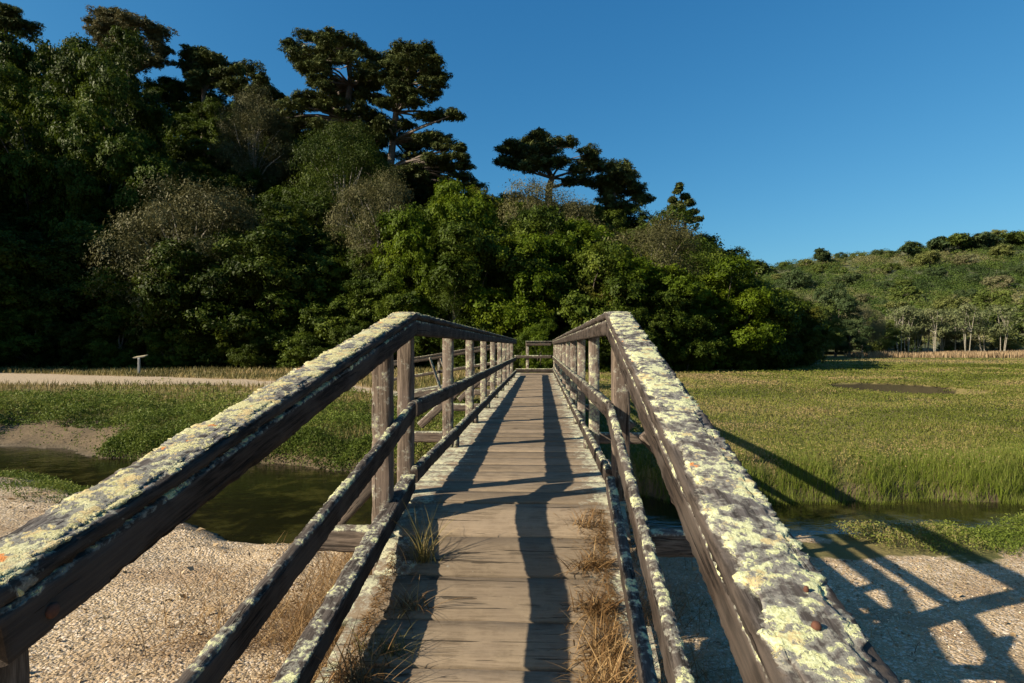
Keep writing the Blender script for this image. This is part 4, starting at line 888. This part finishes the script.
# shell chips and small stones on the gravel bank
n = 110000; X = RNG.uniform(-7.5, 9, n); Y = 2.0 + (RNG.random(n) ** 1.2) * 8.0; _, gg_, *_r2 = ground(X, Y, True); k = (gg_ > .6) & (Y < near(X) - .25); X, Y = X[k], Y[k]; n = len(X)
M['chips'] = leaf_mat('shell chips', [(0, (.14, .095, .052)), (.4, (.31, .222, .122)), (.82, (.43, .325, .195)), (.93, (.55, .45, .31)), (1, (.70, .61, .47))], .0, .6, rnd=0)
sz_ = (RNG.gamma(1.4, .0034, n) + .0035) * np.where(RNG.random(n) < .02, 2.6, 1.0)
me = leaves('shell_gravel', np.stack([X, Y, gz(X, Y) + sz_ * .25], -1), RNG.normal(0, .45, (n, 3)) + np.array([0, 0, 1.0]), sz_ * 1.5, sz_ * 1.1, np.clip(RNG.random(n) ** .8 * .9 + (fbm(X, Y, 1.3, 4, 93) - .5) * .9 + (fbm(X, Y, 7.0, 2, 94) - .5) * .4, 0, 1), .3); me.materials.append(M['chips']); tag(link('shell_gravel', me), kind='stuff')
# dead grass lying on the bank by the ramp
def straw(name, X, Y, Z, ln, seed_v, mat, wd=.004, lean=(.5, 1.4)):
    n = len(X); me = blades(name, np.stack([X, Y, Z], -1), ln * RNG.uniform(.5, 1.3, n), RNG.uniform(.6, 1.4, n) * wd, RNG.uniform(*lean, n), RNG.uniform(.1, 1.0, n), np.clip(seed_v + RNG.normal(0, .22, n), 0, 1), 4); me.materials.append(M[mat]); tag(link(name, me), kind='stuff')
X = np.concatenate([-1.05 - RNG.gamma(1.5, .36, 16000), .72 + RNG.gamma(1.3, .35, 6500)]); Y = np.concatenate([RNG.uniform(1.6, 6.2, 16000), RNG.uniform(1.2, 6.4, 6500)]); m_ = fbm(X, Y, 1.7, 3, 72); k = RNG.random(len(X)) < sstep(.36, .60, m_) * .9 + .05; X, Y = X[k], Y[k]
straw('dead_grass', X, Y, gz(X, Y), .30, .55, 'dry')
X = RNG.uniform(-6, 9, 5000); Y = RNG.uniform(2.5, 8, 5000); m_ = fbm(X, Y, 1.4, 3, 73); _, g3, *_q = ground(X, Y, True); k = (RNG.random(5000) < sstep(.56, .72, m_)) & (g3 > .5); straw('bank_grass', X[k], Y[k], gz(X[k], Y[k]), .11, .6, 'drygreen', .004, (.1, 1.0))
# fallen needles and straw bits on the deck edges belong with the tufts below

n = 8000; sd_ = RNG.random(n) < .62; Y = RNG.uniform(.9, 3.35, n); X = np.where(sd_, RX(Y, .36) - RNG.gamma(1.3, .045, n), LX(Y, -.735) + RNG.gamma(1.2, .05, n)); k = RNG.random(n) < sstep(.35, .62, fbm(X, Y, 2.2, 3, 74)) + .06; X, Y = X[k], Y[k]
straw('straw_litter', X, Y, -S * (3.42 - Y) - .02 - .085 * sstep(3.35, 2.6, Y) + .003, .06, .42, 'dry', .0030, (1.2, 1.65))
# ================================================================== TUFTS GROWING THROUGH THE DECK (each one a thing)
def tuft(px, py, n, ln, spread, lean, mat, label, vb=.5, wd=.0046, droop=(.2, 1.3), seed=0, name='grass_tuft', az=None):
    q = .572 / 1.0; k = (py - 346) / F + S; Yv = 1.66 / k; c = at(px, py, Yv); c[2] = -S * (3.42 - Yv) - .02 - .085 * float(sstep(3.35, 2.6, Yv))
    root = tag(empty(name, tuple(c)), label, 'grass tuft', 'grass tufts growing along the deck edges')
    rng = np.random.default_rng(seed); b = rng.normal(0, 1, (n, 2)) * np.array(spread); base = np.stack([b[:, 0], b[:, 1], S * b[:, 1] + .001], -1)
    me = blades('blades', base, ln * rng.uniform(.35, 1.25, n), wd * rng.uniform(.6, 1.4, n), rng.uniform(lean[0], lean[1], n), rng.uniform(*droop, n), np.clip(vb + rng.normal(0, .25, n), 0, 1), 5, None if az is None else rng.normal(az[0], az[1], n))
    me.materials.append(M[mat]); o = link('blades', me, root)
tuft(424, 551, 82, 0.275, (.030, .016), (.05, .75), 'drygreen', 'upright greenish wiry grass tuft on the left deck edge, tallest of all', .45, .0042, seed=1)
tuft(408, 590, 89, 0.174, (.045, .018), (.5, 1.4), 'dry', 'short rusty straw tuft on the left deck edge below the tall one', .5, seed=2)
tuft(388, 634, 102, 0.145, (.05, .02), (.4, 1.4), 'drygreen', 'low sprawling tuft with grey-green leaves at a plank gap on the left', .4, .004, seed=3)
tuft(352, 668, 178, 0.246, (.06, .05), (.5, 1.5), 'dry', 'matted brown straw tuft against the left bottom rail nearest the viewer', .4, seed=4)
tuft(588, 522, 89, 0.131, (.045, .018), (.3, 1.4), 'dry', 'small pale straw tuft on the right deck edge, farthest of them', .6, .0038, seed=5)
tuft(593, 553, 165, 0.145, (.05, .025), (.5, 1.5), 'dry', 'tangled brown straw tuft on the right deck edge with one long arching stalk', .45, seed=6)
tuft(600, 588, 226, 0.160, (.045, .03), (.6, 1.5), 'dry', 'thick dark brown straw tuft pressed against the right bottom rail', .35, seed=7)
tuft(606, 628, 288, 0.174, (.045, .04), (.5, 1.5), 'dry', 'wide golden straw tuft spilling over planks on the right, second nearest', .6, seed=8)
tuft(610, 672, 357, 0.203, (.05, .05), (.4, 1.4), 'dry', 'big golden straw tuft at the bottom right of the deck, nearest the viewer', .65, seed=9)

# ================================================================== SIGN BESIDE THE TRAIL
g = at(139, 374, 33.5); g[2] = float(ground(np.array(g[0]), np.array(g[1]))); sg = tag(empty('trail_sign', tuple(g), R(12)), 'low interpretive signboard with tilted pale panel on a grey post beside the trail', 'sign')
o = post('post', 0, 0, -.3, .98, .13, .10, 'post', sg, step_l=.1); o.data.materials.clear(); o.data.materials.append(M['sign_post'])
me = board_mesh('panel', .46, .72, .04, .1, .1); me.materials.append(M['sign_face']); o = link('panel', me, sg); o.location = (0, -.03, 1.03); o.rotation_euler = (R(7), R(-9), 0)
me = board_mesh('panel_frame', .46, .62, .03, .1, .1); me.materials.append(M['sign_post']); o = link('panel_frame', me, sg); o.location = (0, -.03, .99); o.rotation_euler = (R(7), R(-9), 0)
